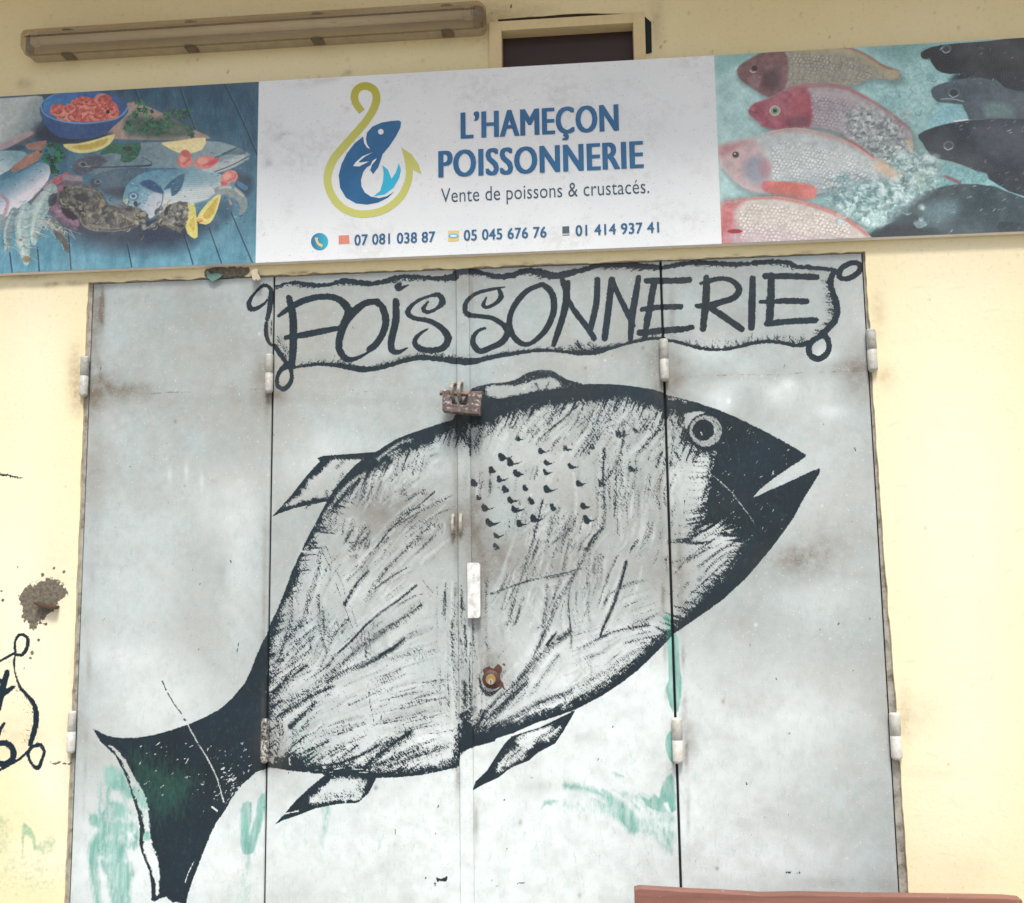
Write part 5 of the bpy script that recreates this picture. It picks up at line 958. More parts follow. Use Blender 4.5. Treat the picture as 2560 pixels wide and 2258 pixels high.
for i in range(110):
    if R_.random() < .75: x = R_.uniform(500, 1120); y = np.interp(x, [500,700,900,1120], [960,1050,1130,1140])+R_.gauss(0, 60)
    else: x = R_.uniform(1200, 1440); y = R_.uniform(1030, 1210)
    a = R_.uniform(0, 6.28); l = R_.uniform(12, 50); c.st([(x, y), (x+l*.5*math.cos(a)+R_.gauss(0, 6), y+l*.5*math.sin(a)), (x+l*math.cos(a+.5), y+l*math.sin(a+.5))], R_.uniform(3, 9), R_.choice([(196,192,168), (150,150,134), (50,52,50), (66,64,56), (172,158,118), (120,128,126)]), 6, .75)
for p in ([(510,880),(640,900),(760,930),(800,1000)], [(640,1090),(620,1150),(700,1220),(860,1235),(1000,1215)], [(830,1000),(900,1040),(1000,1050)], [(700,1180),(850,1215),(1000,1190),(1110,1140)], [(1110,1225),(1200,1165)]): c.st(p, [4,8,5], (190,190,176), 9, .45)
for i in range(260):      # wet glints and dark crevices
    x = R_.uniform(-200, 1900); y = R_.uniform(620, 1300)
    if y > 1180 and x > 620: continue
    c.st([(x, y), (x+R_.uniform(6, 34), y+R_.uniform(-12, 6))], R_.uniform(2, 6), R_.choice([(226,236,236), (40,54,66), (210,220,220), (30,44,56)]), 6, R_.uniform(.2, .6))
c.poly([(560,960),(640,940),(700,980),(640,1010)], (44,46,48), 26, .8); c.poly([(470,1050),(560,1080),(600,1140),(520,1130)], (46,40,44), 26, .8); c.poly([(380,960),(440,940),(430,1020),(380,1040)], (60,56,66), 24, .7)
# pink prawns and grey curl
for (x, y, rx, ry, rot) in ((1430,685,58,58,0), (1590,700,92,50,-.1), (1775,820,72,56,-.6)):
    c.ell(x, y, rx, ry, (226,140,130), 10, 1, rot, 12); c.ell(x-rx*.25, y-ry*.2, rx*.45, ry*.45, (240,176,160), 24, .8, rot); c.st([(x-rx*.2, y+ry*.5), (x+rx*.5, y), (x+rx*.8, y-ry*.6)], 9, (206,86,88), 10, .7)
c.poly([(1400,620),(1440,600),(1480,640),(1430,660)], (216,120,110), 8); c.poly([(1610,700),(1700,660),(1680,700),(1620,730)], (222,92,108), 10); c.poly([(1705,850),(1760,860),(1735,905)], (216,90,88), 8)
c.st([(1690,920),(1780,915),(1860,970),(1885,1040),(1860,1100)], [60,86,76,60,20], (148,160,160), 14, 1, tex=14); c.st([(1700,900),(1790,895),(1880,960)], 16, (196,200,192), 12, .8); c.poly([(1770,980),(1800,1020),(1780,1030)], (190,150,130), 8)
c.poly([(1840,840),(1920,890),(1900,920),(1840,880)], (80,140,178), 12, .9); c.poly([(1780,860),(1820,850),(1810,920)], (88,150,180), 12, .9)
def photo_tone(c):
    g = (fbm(c.X/9, c.Y/9, 1)-.5)*22+(fbm(c.X/60, c.Y/60, 4)-.5)*26; l = c.C.mean(1, keepdims=True)
    k = (l+(c.C-l)*.80); return (k-125)*1.26+108+g[:, None]*np.clip(1.2-abs(l-150)/150, .3, 1)
def poster_mat():
    b = NB('photo_print'); b.pos(); col, _ = b.attr('print')
    c_ = b.mix(b.mr(b.noise(500, 2, .6), .35, .65, 0, .10), col, (.6, .62, .62)); c_ = b.mix(b.mr(b.noise(6, 4, .6), .45, .75, 0, .10), c_, (.75, .78, .8))
    b.base(c_); b.set(Roughness=.3); b.b.inputs['Specular IOR Level'].default_value = .45; b.bump(b.noise(4, 2, .5), .25, .004); return b.m
M['poster'] = poster_mat()
o = mesh_from('photo_print', co1, q1, M['poster'], sign, {'print': s2l(np.clip(photo_tone(c), 0, 255))}); o['label'] = 'printed photo of fish, prawns and lemons on blue boards'
# right photo: red and dark fish on ice
co1, q1 = grid_arrays(lin(pxr, sx1-.001, .0012), lin(szb+.001, szt-.001, .0012), SY, 0)
U, V = proj(co1[:, 0], co1[:, 1], co1[:, 2]); c = Canvas(U, V, 'Q')
def bg2(X, Y):
    t = np.clip(X/1500, 0, 1)[:, None]; col = np.array([176, 214, 214.])*(1-t)+np.array([146, 200, 202.])*t
    return col+(fbm(X/90, Y/90, 1)[:, None]-.5)*40+(fbm(X/14, Y/14, 3)[:, None]-.5)*22
c.bg(bg2)
c.poly([(20,100),(420,80),(300,170),(150,190),(60,260),(20,260)], (120,182,178), 60, .6); c.poly([(1000,60),(1450,40),(1300,180),(1100,130)], (120,170,166), 50, .6, tex=24, ts=9)
for i in range(150): x = R_.uniform(30, 500); y = R_.uniform(110, 1100); c.st([(x, y), (x+R_.uniform(-20, 20), y+R_.uniform(2, 20))], R_.uniform(3, 7), R_.choice([(110,170,168), (205,232,232)]), 6, .4)
def ice(x0, x1, y0, y1, n, dark=.4, cols=((215,236,236), (190,222,222), (150,196,196), (120,160,162), (96,130,134), (168,190,182))):
    for i in range(n):
        x = R_.uniform(x0, x1); y = R_.uniform(y0, y1); s_ = R_.uniform(14, 58); a0 = R_.uniform(0, 6); m = R_.randint(4, 6)
        pts = [(x+s_*R_.uniform(.6, 1)*math.cos(a0+k*6.283/m), y+s_*.8*R_.uniform(.6, 1)*math.sin(a0+k*6.283/m)) for k in range(m)]
        c.poly(pts, R_.choice(cols), 22, R_.uniform(.25, .6), 2, tex=24, ts=10, rag=18); j = R_.randrange(m); c.st([pts[j], pts[(j+1) % m], pts[(j+2) % m]], [R_.uniform(2, 5), R_.uniform(4, 8), 2], R_.choice([(235,246,246), (90,125,128), (225,240,238)]), 6, R_.uniform(.25, .6), 3)
c.poly([(850,600),(1500,620),(1750,900),(1300,1250),(900,1280),(700,1000)], (140,176,172), 120, .8)
c.icy([(950,300),(1300,150),(1450,200),(1480,560),(1350,620),(1150,480)], .55, 120, 34, (130,190,190), (196,230,230)); c.icy([(60,600),(20,300),(200,300),(240,560)], .25, 90, 50, (140,190,190), (200,232,232))
ice(1000, 1500, 250, 600, 40, cols=((170,214,216), (186,224,226), (150,204,206), (130,186,190)))
# dark fish at right
EXT = 2700
c.poly([(1368,115),(1400,90),(1500,60),(1800,35),(EXT,-20),(EXT,500),(2044,360),(1930,350),(1850,270),(1760,230),(1560,250),(1470,220),(1430,160),(1380,150)], (30,46,52), 10, 1, tex=18, ts=30)
c.poly([(1560,290),(1700,210),(1850,190),(2050,200),(EXT,260),(EXT,620),(2000,420),(1880,300)], (28,44,50), 40, .9, tex=10)
c.poly([(1435,360),(1480,320),(1600,290),(1750,270),(1880,310),(2000,360),(EXT,420),(EXT,620),(2044,560),(1780,545),(1670,545),(1640,450),(1480,435)], (96,114,124), 14, 1, tex=14, ts=30)
c.poly([(1780,430),(1900,440),(1980,480),(1960,530),(1800,530)], (130,170,162), 40, .6, tex=20, ts=10); c.poly([(1480,480),(1620,465),(1680,540),(1580,580),(1470,610),(1400,620)], (150,206,216), 16, .95, tex=22, ts=12); c.st([(1590,560),(1675,548)], 10, (232,236,236), 8)
c.poly([(1350,650),(1450,600),(1600,565),(1800,545),(2044,545),(EXT,560),(EXT,1200),(2044,1050),(1900,990),(1700,870),(1560,820),(1440,790),(1380,700)], (48,66,76), 14, 1, tex=10, ts=60)
c.grad([(1700,600),(2044,580),(EXT,600),(EXT,1000),(2044,900),(1800,780)], (86,98,110), (58,72,84), ((1900,600),(1900,900)), 90, .9)
c.poly([(1420,880),(1530,830),(1700,880),(1800,900),(1790,960),(1600,970),(1500,990)], (126,182,186), 24, .9, tex=28, ts=12); c.st([(1530,920),(1620,960)], 22, (160,96,108), 14, .8)
c.poly([(1020,1320),(1120,1220),(1220,1130),(1330,1050),(1460,1000),(1620,970),(1850,985),(2044,1060),(EXT,1200),(EXT,1400),(1020,1400)], (74,96,102), 14, 1, tex=12, ts=50)
c.poly([(1020,1330),(1100,1260),(1300,1240),(1500,1290),(1300,1350)], (44,60,68), 50, .9); c.poly([(1380,1110),(1600,1070),(1600,1180),(1400,1240)], (112,150,156), 60, .7, tex=26, ts=9); c.poly([(1880,1220),(2044,1230),(2044,1300),(1890,1290)], (60,76,82), 20, .8)
for (x, y, r) in ((1535,85,26), (1585,372,30), (1550,718,28)): c.ell(x, y, r*1.3, r*1.1, (120,135,140), 10, .8); c.ell(x, y, r*.9, r*.75, (66,80,88), 8); c.st([(x-r, y+r*.5), (x-r*.2, y+r*1.05), (x+r*.8, y+r*.6)], 5, (200,215,218), 6, .8)
c.st([(1500,415),(1570,412),(1650,430)], 5, (210,220,220), 5, .8); c.st([(1385,150),(1400,160),(1425,150),(1430,175)], 8, (150,180,182), 6, .8)
for i in range(230):
    x = R_.uniform(1450, EXT-300); y = R_.choice([R_.gauss(285, 20), R_.gauss(90, 40), R_.gauss(590, 30), R_.gauss(880, 40), R_.gauss(1130, 60), R_.gauss(1000, 18), R_.gauss(1290, 20)])
    c.st([(x, y), (x+R_.uniform(6, 26), y-R_.uniform(2, 16))], R_.uniform(2, 6), R_.choice([(190,215,218), (120,160,166), (225,236,236), (96,140,146)]), 5, R_.uniform(.3, .8))
for i in range(10):
    for j in range(12): x = 1890+j*18; y = 240+i*14; c.st([(x, y), (x+8, y+8)], 4, (60,100,98), 5, .7)
def scales(x0, y0, x1, y1, rows, sp, colA, colB, inside, al=.5):
    for i in range(rows):
        for j in range(int(math.hypot(x1-x0, y1-y0)/sp)):
            t = j*sp/math.hypot(x1-x0, y1-y0); x = x0+(x1-x0)*t+(i % 2)*sp*.5; y = y0+(y1-y0)*t+i*sp*.8+(t*(1-t))*-120
            if poly_field(np.array([x]), np.array([y]), inside)[0] < -16:
                x += R_.gauss(0, sp*.12); y += R_.gauss(0, sp*.12); g_ = al*float(np.clip(fbm(np.array([x/70.]), np.array([y/70.]), 5)[0]*1.9-.35, .05, 1))
                c.ell(x, y, sp*.40, sp*.32, colA, sp*.5, g_); c.st([(x-sp*.3, y-sp*.25), (x-sp*.4, y+sp*.1), (x-sp*.05, y+sp*.42), (x+sp*.3, y+sp*.3)], sp*.12, colB, sp*.4, g_*.8)
# fish 1
f1 = [(163,225),(200,180),(260,145),(340,105),(500,92),(700,85),(850,75),(1000,120),(1130,200),(1220,225),(1235,290),(1150,290),(1050,280),(900,335),(760,310),(640,312),(560,330),(480,345),(370,402),(280,350),(190,290)]
c.poly([(x+10, y+24) for x, y in f1], (84,116,118), 50, .5); c.poly(f1, (164,162,146), 8, 1, tex=18); c.poly([(163,225),(200,180),(260,145),(340,105),(470,95),(500,200),(480,340),(370,402),(280,350),(190,290)], (142,104,104), 24, 1, tex=20, ts=30); c.poly([(340,240),(430,230),(450,330),(360,350),(320,300)], (96,60,66), 50, .8); c.poly([(230,270),(330,260),(300,340),(250,320)], (160,130,134), 30, .7)
c.st([(560,95),(850,95),(1000,150),(1150,240)], 40, (196,186,130), 40, .6); c.st([(700,75),(860,72),(1000,118),(1120,195),(1220,230)], 14, (180,110,98), 16, .7); c.ell(1180, 250, 50, 30, (196,186,150), 20, .8); scales(520, 130, 1080, 240, 9, 26, (196,194,180), (88,92,82), f1, .65)
for i in range(12): c.st([(520+i*40, 110+i*3), (530+i*40, 200), (520+i*38, 300)], 7, (104,108,100), 10, .22)
c.ell(278, 212, 30, 26, (150,110,100), 6); c.ell(280, 212, 20, 18, (70,45,45), 6); c.st([(250,225),(262,238),(285,236)], 6, (225,210,200), 5)
# fish 2
f2 = [(240,482),(280,442),(370,410),(440,372),(520,345),(650,322),(850,332),(1000,395),(1150,490),(1290,600),(1315,700),(1300,775),(1150,760),(950,700),(850,640),(700,605),(500,602),(380,612),(300,562),(248,515)]
c.poly([(x+14, y+26) for x, y in f2], (84,110,116), 50, .55); c.poly(f2, (172,164,170), 8, 1, tex=16); c.poly([(240,482),(280,442),(370,410),(440,372),(520,345),(620,330),(650,450),(640,600),(380,612),(300,562),(248,515)], (180,98,114), 30, 1, tex=22, ts=30); c.poly([(540,380),(640,400),(640,500),(540,510)], (190,92,102), 60, .7)
c.st([(480,345),(650,325),(850,335),(1000,400),(1150,495),(1290,605)], [10,30,24,20,18,16], (196,104,104), 22, .6); c.st([(700,370),(900,400),(1100,520)], 40, (200,196,196), 40, .6); c.ell(560, 565, 80, 40, (140,88,100), 26, .8); scales(660, 390, 1180, 560, 11, 25, (214,210,214), (100,90,106), f2, .65)
c.ell(412, 490, 36, 34, (200,200,170), 5); c.ell(412, 490, 28, 26, (150,170,160), 5); c.ell(412, 490, 14, 13, (45,60,65), 5); c.st([(245,490),(270,500),(300,500)], 6, (140,60,80), 6, .7); c.ell(1290, 730, 30, 60, (208,180,150), 20, .8)
c.icy([(860,520),(1050,470),(1200,560),(1290,760),(1150,840),(950,740)], .85, 90, 26, (110,128,132), (212,222,220)); ice(900, 1300, 480, 860, 34, cols=((186,200,198), (150,168,168), (205,220,218), (120,138,140), (168,186,182)))
# fish 3
f3 = [(45,730),(130,700),(200,690),(300,650),(400,620),(550,600),(700,625),(850,670),(950,720),(1050,790),(1150,850),(1250,890),(1330,960),(1325,1020),(1200,1000),(1000,960),(800,1010),(600,1050),(350,1040),(200,990),(100,900),(55,840)]
c.poly([(x+14, y+26) for x, y in f3], (84,110,116), 50, .55); c.poly(f3, (192,204,204), 8, 1, tex=16); c.poly([(300,960),(700,930),(1000,900),(1250,960),(1000,990),(600,1060),(350,1050)], (140,156,166), 70, .7); c.poly([(45,730),(130,700),(260,670),(330,760),(380,860),(340,1035),(200,990),(100,900),(55,840)], (202,176,178), 50, .95, tex=14, ts=40); c.poly([(45,730),(130,705),(230,690),(160,740),(60,800)], (190,128,132), 40, .7)
c.ell(290, 880, 80, 90, (146,160,176), 60, .85); c.ell(345, 870, 40, 60, (190,130,140), 40, .6); c.st([(380,640),(550,612),(750,650),(900,705),(1050,795),(1150,855)], [16,30,34,30,26,20], (200,150,142), 30, .6); c.st([(850,665),(950,715),(1060,795)], [8,16,10], (196,100,104), 10, .7)
c.st([(1100,850),(1180,900),(1300,980)], 70, (216,190,160), 40, .8); scales(400, 690, 1100, 870, 14, 25, (236,240,240), (108,124,130), f3, .7); c.ell(152, 778, 32, 30, (196,170,150), 5); c.ell(155, 778, 22, 20, (60,62,66), 6); c.ell(150, 772, 6, 5, (220,230,230), 4)
c.poly([(330,955),(420,952),(600,965),(690,1005),(650,1080),(520,1060),(400,1040),(350,1020)], (220,132,122), 10, 1, tex=12); c.ell(352, 985, 26, 34, (212,120,130), 16, .8)
for i in range(9): c.st([(380, 965+i*8), (650, 985+i*9)], 3, (196,104,98), 5, .5)
c.icy([(760,1010),(1000,960),(1200,930),(1380,840),(1500,880),(1480,980),(1300,1100),(1180,1200),(1030,1270),(900,1190),(780,1120)], .92, 60, 28, (108,148,150), (206,232,232)); c.icy([(1150,820),(1300,760),(1440,780),(1500,860),(1400,960),(1300,940)], .9, 60, 26, (120,156,158), (210,230,228)); ice(760, 1400, 900, 1230, 60); ice(1250, 1480, 740, 960, 22)
# fish 4
f4 = [(55,1110),(130,1085),(250,1062),(400,1050),(520,1065),(650,1100),(760,1135),(870,1190),(960,1240),(1025,1300),(1030,1420),(40,1420)]
c.poly([(x, y-24) for x, y in f4], (96,120,124), 50, .4); c.poly(f4, (202,196,190), 8, 1, tex=16); c.poly([(55,1110),(130,1085),(220,1068),(140,1150),(180,1280),(260,1400),(40,1420)], (206,124,126), 50, .95, tex=16); c.poly([(160,1230),(600,1300),(900,1330),(800,1420),(160,1420)], (190,176,184), 80, .8)
c.st([(200,1075),(400,1060),(600,1095),(800,1160),(930,1235),(1020,1305)], [14,18,26,30,30,20], (200,120,114), 24, .7); scales(190, 1110, 930, 1240, 12, 27, (240,236,224), (130,108,110), f4, .7); c.ell(150, 1280, 50, 14, (170,50,60), 10, .9)
ice(820, 1150, 1130, 1230, 8, cols=((180,222,222), (205,232,232)))
o = mesh_from('photo_print', co1, q1, M['poster'], sign, {'print': s2l(np.clip(photo_tone(c), 0, 255))}); o['label'] = 'printed photo of red and dark fish lying on ice'

# --- lettering and emblem
b = NB('print_blue'); b.pos(); b.base(b.mix(b.noise(15, 4, .6, lo=.35, hi=.65), (.010, .115, .28), (.018, .15, .34))); b.set(Roughness=.35); M['pblue'] = b.m
M['pdark'] = simple('print_slate', (.035, .08, .12), (.05, .10, .15), 15, .35, bump=0); M['pcyan'] = simple('print_cyan', (.03, .48, .72), (.04, .53, .78), 15, .35, bump=0)
M['pnum'] = simple('print_number_blue', (.022, .12, .26), (.035, .15, .30), 15, .35, bump=0)
M['porange'] = simple('print_orange', (.68, .22, .16), (.72, .27, .2), 15, .35, bump=0); M['pyellow'] = simple('print_yellow', (.76, .58, .26), (.78, .62, .32), 15, .35, bump=0); M['pgrey'] = simple('print_grey', (.07, .12, .14), (.09, .15, .17), 15, .35, bump=0)
M['plight'] = simple('print_light', (.80, .84, .87), (.78, .82, .85), 15, .35, bump=0)
b = NB('print_lime'); b.pos(); sp = b.n('ShaderNodeSeparateXYZ'); b.l(b.pos(), sp.inputs[0]); zt_, zb_ = P(920, 210, SY)[2], P(920, 430, SY)[2]
b.base(b.mix(b.mr(sp.outputs[2], zb_, zt_), (.60, .63, .17), (.47, .44, .02))); b.set(Roughness=.35); M['plime'] = b.m
b = NB('print_phone'); b.pos(); sp = b.n('ShaderNodeSeparateXYZ'); b.l(b.pos(), sp.inputs[0]); xa_, xb_ = P(778, 604, SY)[0], P(820, 604, SY)[0]; b.base(b.mix(b.mr(sp.outputs[0], xa_, xb_), (.03, .16, .38), (.04, .48, .62))); b.set(Roughness=.35); M['pphone'] = b.m
def flat(name, polys, mat, parent, lift=.0006, closed_smooth=2):
    bm = bmesh.new()
    for k, pts in polys:
        w = [P(x, y, SY-lift) for x, y in (smooth_pts(z_(k, pts), True, closed_smooth) if closed_smooth > 1 else z_(k, pts))]
        vs = [bm.verts.new(v) for v in w]
        for t in tessellate_polygon([[Vector((v[0], v[2], 0)) for v in w]]):
            try: bm.faces.new([vs[i] for i in t])
            except ValueError: pass
        bk = [bm.verts.new((v[0], SY-.0001, v[2])) for v in w]
        for i in range(len(vs)): bm.faces.new((vs[i], bk[i], bk[(i+1) % len(vs)], vs[(i+1) % len(vs)]))
    return fin(name, bm, mat, parent)
def ribbon(name, k, pts, ws, mat, parent, lift=.0006):
    c_ = smooth_pts(pts, False, 5); ws = np.interp(np.linspace(0, len(ws)-1, len(c_)), range(len(ws)), ws); bm = bmesh.new(); rows = []
    for i, p in enumerate(c_):
        a_, b_ = np.array(c_[max(0, i-1)]), np.array(c_[min(len(c_)-1, i+1)]); d = (b_-a_)/np.linalg.norm(b_-a_); n = np.array([-d[1], d[0]])*ws[i]/2
        row = []
        for s_ in (1, -1):
            x, y = z_(k, [(p[0]+n[0]*s_, p[1]+n[1]*s_)])[0]; v = P(x, y, SY); row += [bm.verts.new((v[0], SY-lift, v[2])), bm.verts.new((v[0], SY-.0001, v[2]))]
        rows.append(row)
    for a_, b_ in zip(rows, rows[1:]):
        bm.faces.new((a_[0], b_[0], b_[2], a_[2])); bm.faces.new((a_[0], a_[1], b_[1], b_[0])); bm.faces.new((a_[2], b_[2], b_[3], a_[3]))
    return fin(name, bm, mat, parent)
hook = ribbon('emblem_hook', 'R', [(955,468),(900,390),(888,320),(918,260),(985,235),(1055,262),(1085,325),(1078,395),(1040,480),(970,580),(880,682),(780,795),(700,895),(655,1000),(645,1085),(665,1180),(720,1275),(800,1345),(900,1383),(1000,1388),(1120,1365),(1230,1305),(1318,1215),(1366,1110),(1383,1020),(1380,960)], [62,66,68,68,68,70,70,70,68,68,70,72,72,72,70,70,70,68,66,66,66,66,66,64,62,66], M['plime'], sign)
fl_ = flat('emblem_barb', [('R', [(1308,788),(1400,850),(1465,940),(1492,1028),(1412,985),(1405,1000),(1352,1000),(1345,940),(1330,860)])], M['plime'], hook, .0008, 1)
ef = flat('emblem_fish', [('R', [(1000,655),(1050,600),(1130,565),(1220,550),(1290,545),(1308,562),(1300,612),(1260,690),(1200,780),(1140,850),(1128,890),(1100,970),(1055,1028),(1028,990),(1030,950),(1000,965),(965,1010),(946,1080),(950,1140),(980,1195),(1035,1232),(1110,1245),(1180,1228),(1242,1188),(1190,1240),(1100,1285),(1000,1303),(900,1292),(810,1240),(757,1150),(745,1040),(770,940),(820,840),(890,750),(965,690),(985,690)])], M['pblue'], sign, .0006, 1)
t_ = np.linspace(0, 6.283, 25)[:-1]
flat('emblem_highlight', [('R', [(966,690),(975,750),(1000,790),(1028,803),(1000,760),(990,710),(1000,655)]), ('R', [(1125+25*math.cos(a), 647+25*math.sin(a)) for a in t_]), ('R', [(1052,832),(960,868),(900,920),(874,956),(930,960),(1018,915),(935,925),(928,915),(980,872)]), ('R', [(1088,885),(1050,910),(1022,970),(1030,990),(1045,945),(1075,910)])], M['plight'], ef, .0010, 1)
flat('emblem_tail', [('R', [(1140,948),(1190,990),(1222,1072),(1262,1010),(1288,928),(1306,990),(1292,1060),(1240,1150),(1160,1210),(1060,1228),(1120,1180),(1145,1090),(1150,1020)])], M['pcyan'], ef, .0007, 1)
ph = flat('phone_badge', [('R', [(573+78*math.cos(a), 1637+78*math.sin(a)) for a in t_])], M['pphone'], sign, .0006, 1)
ribbon('handset', 'R', [(545,1602),(548,1630),(565,1660),(600,1678)], [30,20,20,30], M['pyellow'], ph, .0010)
flat('orange_badge', [('R', [(745,1583),(838,1578),(842,1655),(745,1660)])], M['porange'], sign, .0006, 1); 
yb = flat('yellow_badge', [('S', [(162,1015),(235,1012),(236,1083),(162,1086)])], M['pyellow'], sign, .0006, 1)
flat('badge_oval', [('S', [(198+34*math.cos(a), 1049+15*math.sin(a)) for a in t_])], M['pcyan'], yb, .0009, 1); flat('badge_center', [('S', [(198+24*math.cos(a), 1049+8*math.sin(a)) for a in t_])], M['plight'], yb, .0012, 1)
flat('grey_badge', [('S', [(930,986),(976,983),(978,1031),(930,1033)]), ('S', [(930,1041),(978,1039),(978,1044),(930,1046)])], M['pgrey'], sign, .0006, 1)
def text(name, s, k, a, b_, capz, mat, bold, extra=0.0, fat=0.0):
    """lay one line of lettering on the board so that it spans a..b_ with the given cap height (all in close-up px)"""
    cu = bpy.data.curves.new(name, 'FONT'); cu.body = s; cu.offset = bold; cu.extrude = 0; cu.resolution_u = 4; cu.space_character = 1.0+extra
    o_ = bpy.data.objects.new(name, cu); link(o_); dg = bpy.context.evaluated_depsgraph_get(); me = bpy.data.meshes.new_from_object(o_.evaluated_get(dg)); bpy.data.objects.remove(o_)
    co = np.array([v.co[:] for v in me.vertices])
    cu2 = bpy.data.curves.new('t', 'FONT'); cu2.body = 'H' if not s[0].isdigit() else '8'; cu2.offset = bold; o2 = bpy.data.objects.new('t', cu2); link(o2); dg = bpy.context.evaluated_depsgraph_get(); m2 = bpy.data.meshes.new_from_object(o2.evaluated_get(dg)); bpy.data.objects.remove(o2)
    h = max(v.co.y for v in m2.vertices); bpy.data.meshes.remove(m2)
    A_ = P(*z_(k, [a])[0], SY); B_ = P(*z_(k, [b_])[0], SY); s_ = zk(k)
    C_ = P(*z_(k, [(a[0], a[1]-capz)])[0], SY); H_ = C_[2]-A_[2]; zb = (A_[2]+B_[2])/2
    x0, x1 = co[:, 0].min(), co[:, 0].max(); W_ = B_[0]-A_[0]
    co2 = np.c_[A_[0]+(co[:, 0]-x0)/(x1-x0)*W_, np.full(len(co), SY-.0008), zb+co[:, 1]/h*H_]
    for v, p in zip(me.vertices, co2): v.co = p
    if fat:
        bm = bmesh.new(); bm.from_mesh(me); g0 = bm.verts[:]+bm.edges[:]+bm.faces[:]
        for j, dx in enumerate((-1, -.6, -.2, .2, .6, 1)):
            d = bmesh.ops.duplicate(bm, geom=g0); nv = [e for e in d['geom'] if isinstance(e, bmesh.types.BMVert)]
            for v in nv: v.co.x += dx*fat*H_; v.co.y -= .00012*(j+1)
        bmesh.ops.delete(bm, geom=[e for e in g0 if isinstance(e, bmesh.types.BMVert)], context='VERTS'); bm.to_mesh(me); bm.free()
    me.materials.clear(); me.materials.append(mat); me.name = name
    o = bpy.data.objects.new(name, me); link(o); o.parent = sign; o.location = -world_loc(sign)
    return o
text('lettering', "L’HAMEÇON", 'S', (255,393), (1303,346), 175, M['pblue'], 0, .085, .045)['label'] = 'top line of blue shop name capitals'
text('lettering', "POISSONNERIE", 'S', (105,655), (1470,594), 177, M['pblue'], 0, .085, .045)['label'] = 'second line of blue shop name capitals'
text('lettering', "Vente de poissons & crustacés.", 'S', (115,822), (1515,765), 94, M['pdark'], -.004, .02)['label'] = 'thin slate line of text under the shop name'
text('phone_number', "07 081 038 87", 'R', (890,1668), (1614,1643), 94, M['pnum'], 0, .05, .03); text('phone_number', "05 045 676 76", 'S', (270,1079), (823,1060), 71, M['pnum'], 0, .05, .03); text('phone_number', "01 414 937 41", 'S', (1022,1047), (1580,1028), 71, M['pnum'], 0, .05, .03)

# ------------------------------------------------------------------ fluorescent fixture
LY = -.066
lamp = empty('fluorescent_light', tuple(P(630, 100, -.04))); tag(lamp, 'long dusty fluorescent batten light on the wall above the sign', 'light fitting')
la = P(52, 100, -.045); lb = P(1214, 30, -.045); zc = (P(60, 108, -.05)[2]+P(1205, 38, -.05)[2])/2
lx0, lx1 = la[0], lb[0]
def capsule(bm, x0, x1, zlo, zhi, y0, y1, r, steps=5, taper=.0):
    """rounded box: rings of rounded rectangles from the wall outwards"""
    def ring(y, ins, rr):
        pts = []; a0, a1, b0, b1 = x0+ins, x1-ins, zlo+ins, zhi-ins
        for (cx, cz, s0) in ((a1-rr, b1-rr, 0), (a0+rr, b1-rr, 90), (a0+rr, b0+rr, 180), (a1-rr, b0+rr, 270)):
            for k in range(6): t = math.radians(s0+k*18); pts.append(bm.verts.new((cx+rr*math.cos(t), y, cz+rr*math.sin(t))))
        return pts
    prof = [(y0, 0)]+[(y1+(1-math.sin(t))*r*1.0, taper+(1-math.cos(t))*r) for t in [math.pi/2*i/steps for i in range(steps+1)]]
    rs = [ring(y, i, max(.004, .016-i*.3)) for y, i in prof]
    for A_, B_ in zip(rs, rs[1:]):
        n = len(A_)
        for k in range(n): bm.faces.new((A_[k], A_[(k+1) % n], B_[(k+1) % n], B_[k]))
    bm.faces.new(rs[0]); bm.faces.new(rs[-1])
hz = .031; zc += .007
bm = bmesh.new(); capsule(bm, lx0+.003, lx1-.003, zc-hz+.002, zc+hz-.002, -.001, -.034, .004); fin('housing', bm, simple('lamp_grey', (.40, .35, .25), (.32, .27, .19), 40, .6), lamp, smooth=False)
bm = bmesh.new(); box(bm, lx0+.03, lx1-.03, -.0365, -.0345, zc-.0275, zc+.0275); fin('reflector', bm, simple('lamp_reflector', (.52, .45, .32), (.44, .38, .27), 14, .4, bump=0), lamp)
bm = bmesh.new(); cyl(bm, (lx0+.05, -.0485, zc-.001), (lx1-.05, -.0485, zc-.001), .0115, n=20); tb_ = fin('lamp_tube', bm, simple('tube_glass', (.74, .70, .58), (.68, .63, .5), 10, .3, bump=0), lamp, smooth=True)
hm = simple('holder', (.62, .57, .46), None, 40, .5)
for xh in (lx0+.041, lx1-.041):
    bm = bmesh.new(); box(bm, xh-.009, xh+.009, -.060, -.0405, zc-.014, zc+.014); fin('tube_holder', bm, hm, lamp, bevel=.002)
b = NB('lamp_cover'); b.pos(); t = b.n('ShaderNodeBsdfTransparent'); t.inputs[0].default_value = (.88, .80, .64, 1); g_ = b.n('ShaderNodeBsdfPrincipled'); 
cc = b.mix(b.noise(10, 5, .6, stretch=(.25, 1, 5), lo=.35, hi=.65), (.56, .52, .43), (.45, .41, .33)); b.l(cc, g_.inputs['Base Color']); g_.inputs['Roughness'].default_value = .14
mx = b.n('ShaderNodeMixShader'); b.l(b.mr(b.noise(16, 4, .6, stretch=(.2, 1, 4)), .3, .7, .24, .42), mx.inputs[0]); b.l(t.outputs[0], mx.inputs[1]); b.l(g_.outputs[0], mx.inputs[2]); b.l(mx.outputs[0], b.t.nodes['Material Output'].inputs[0]); M['cover'] = b.m
bm = bmesh.new(); capsule(bm, lx0, lx1, zc-hz, zc+hz, -.034, LY, .022, 7, .003); fin('cover', bm, M['cover'], lamp, smooth=True)
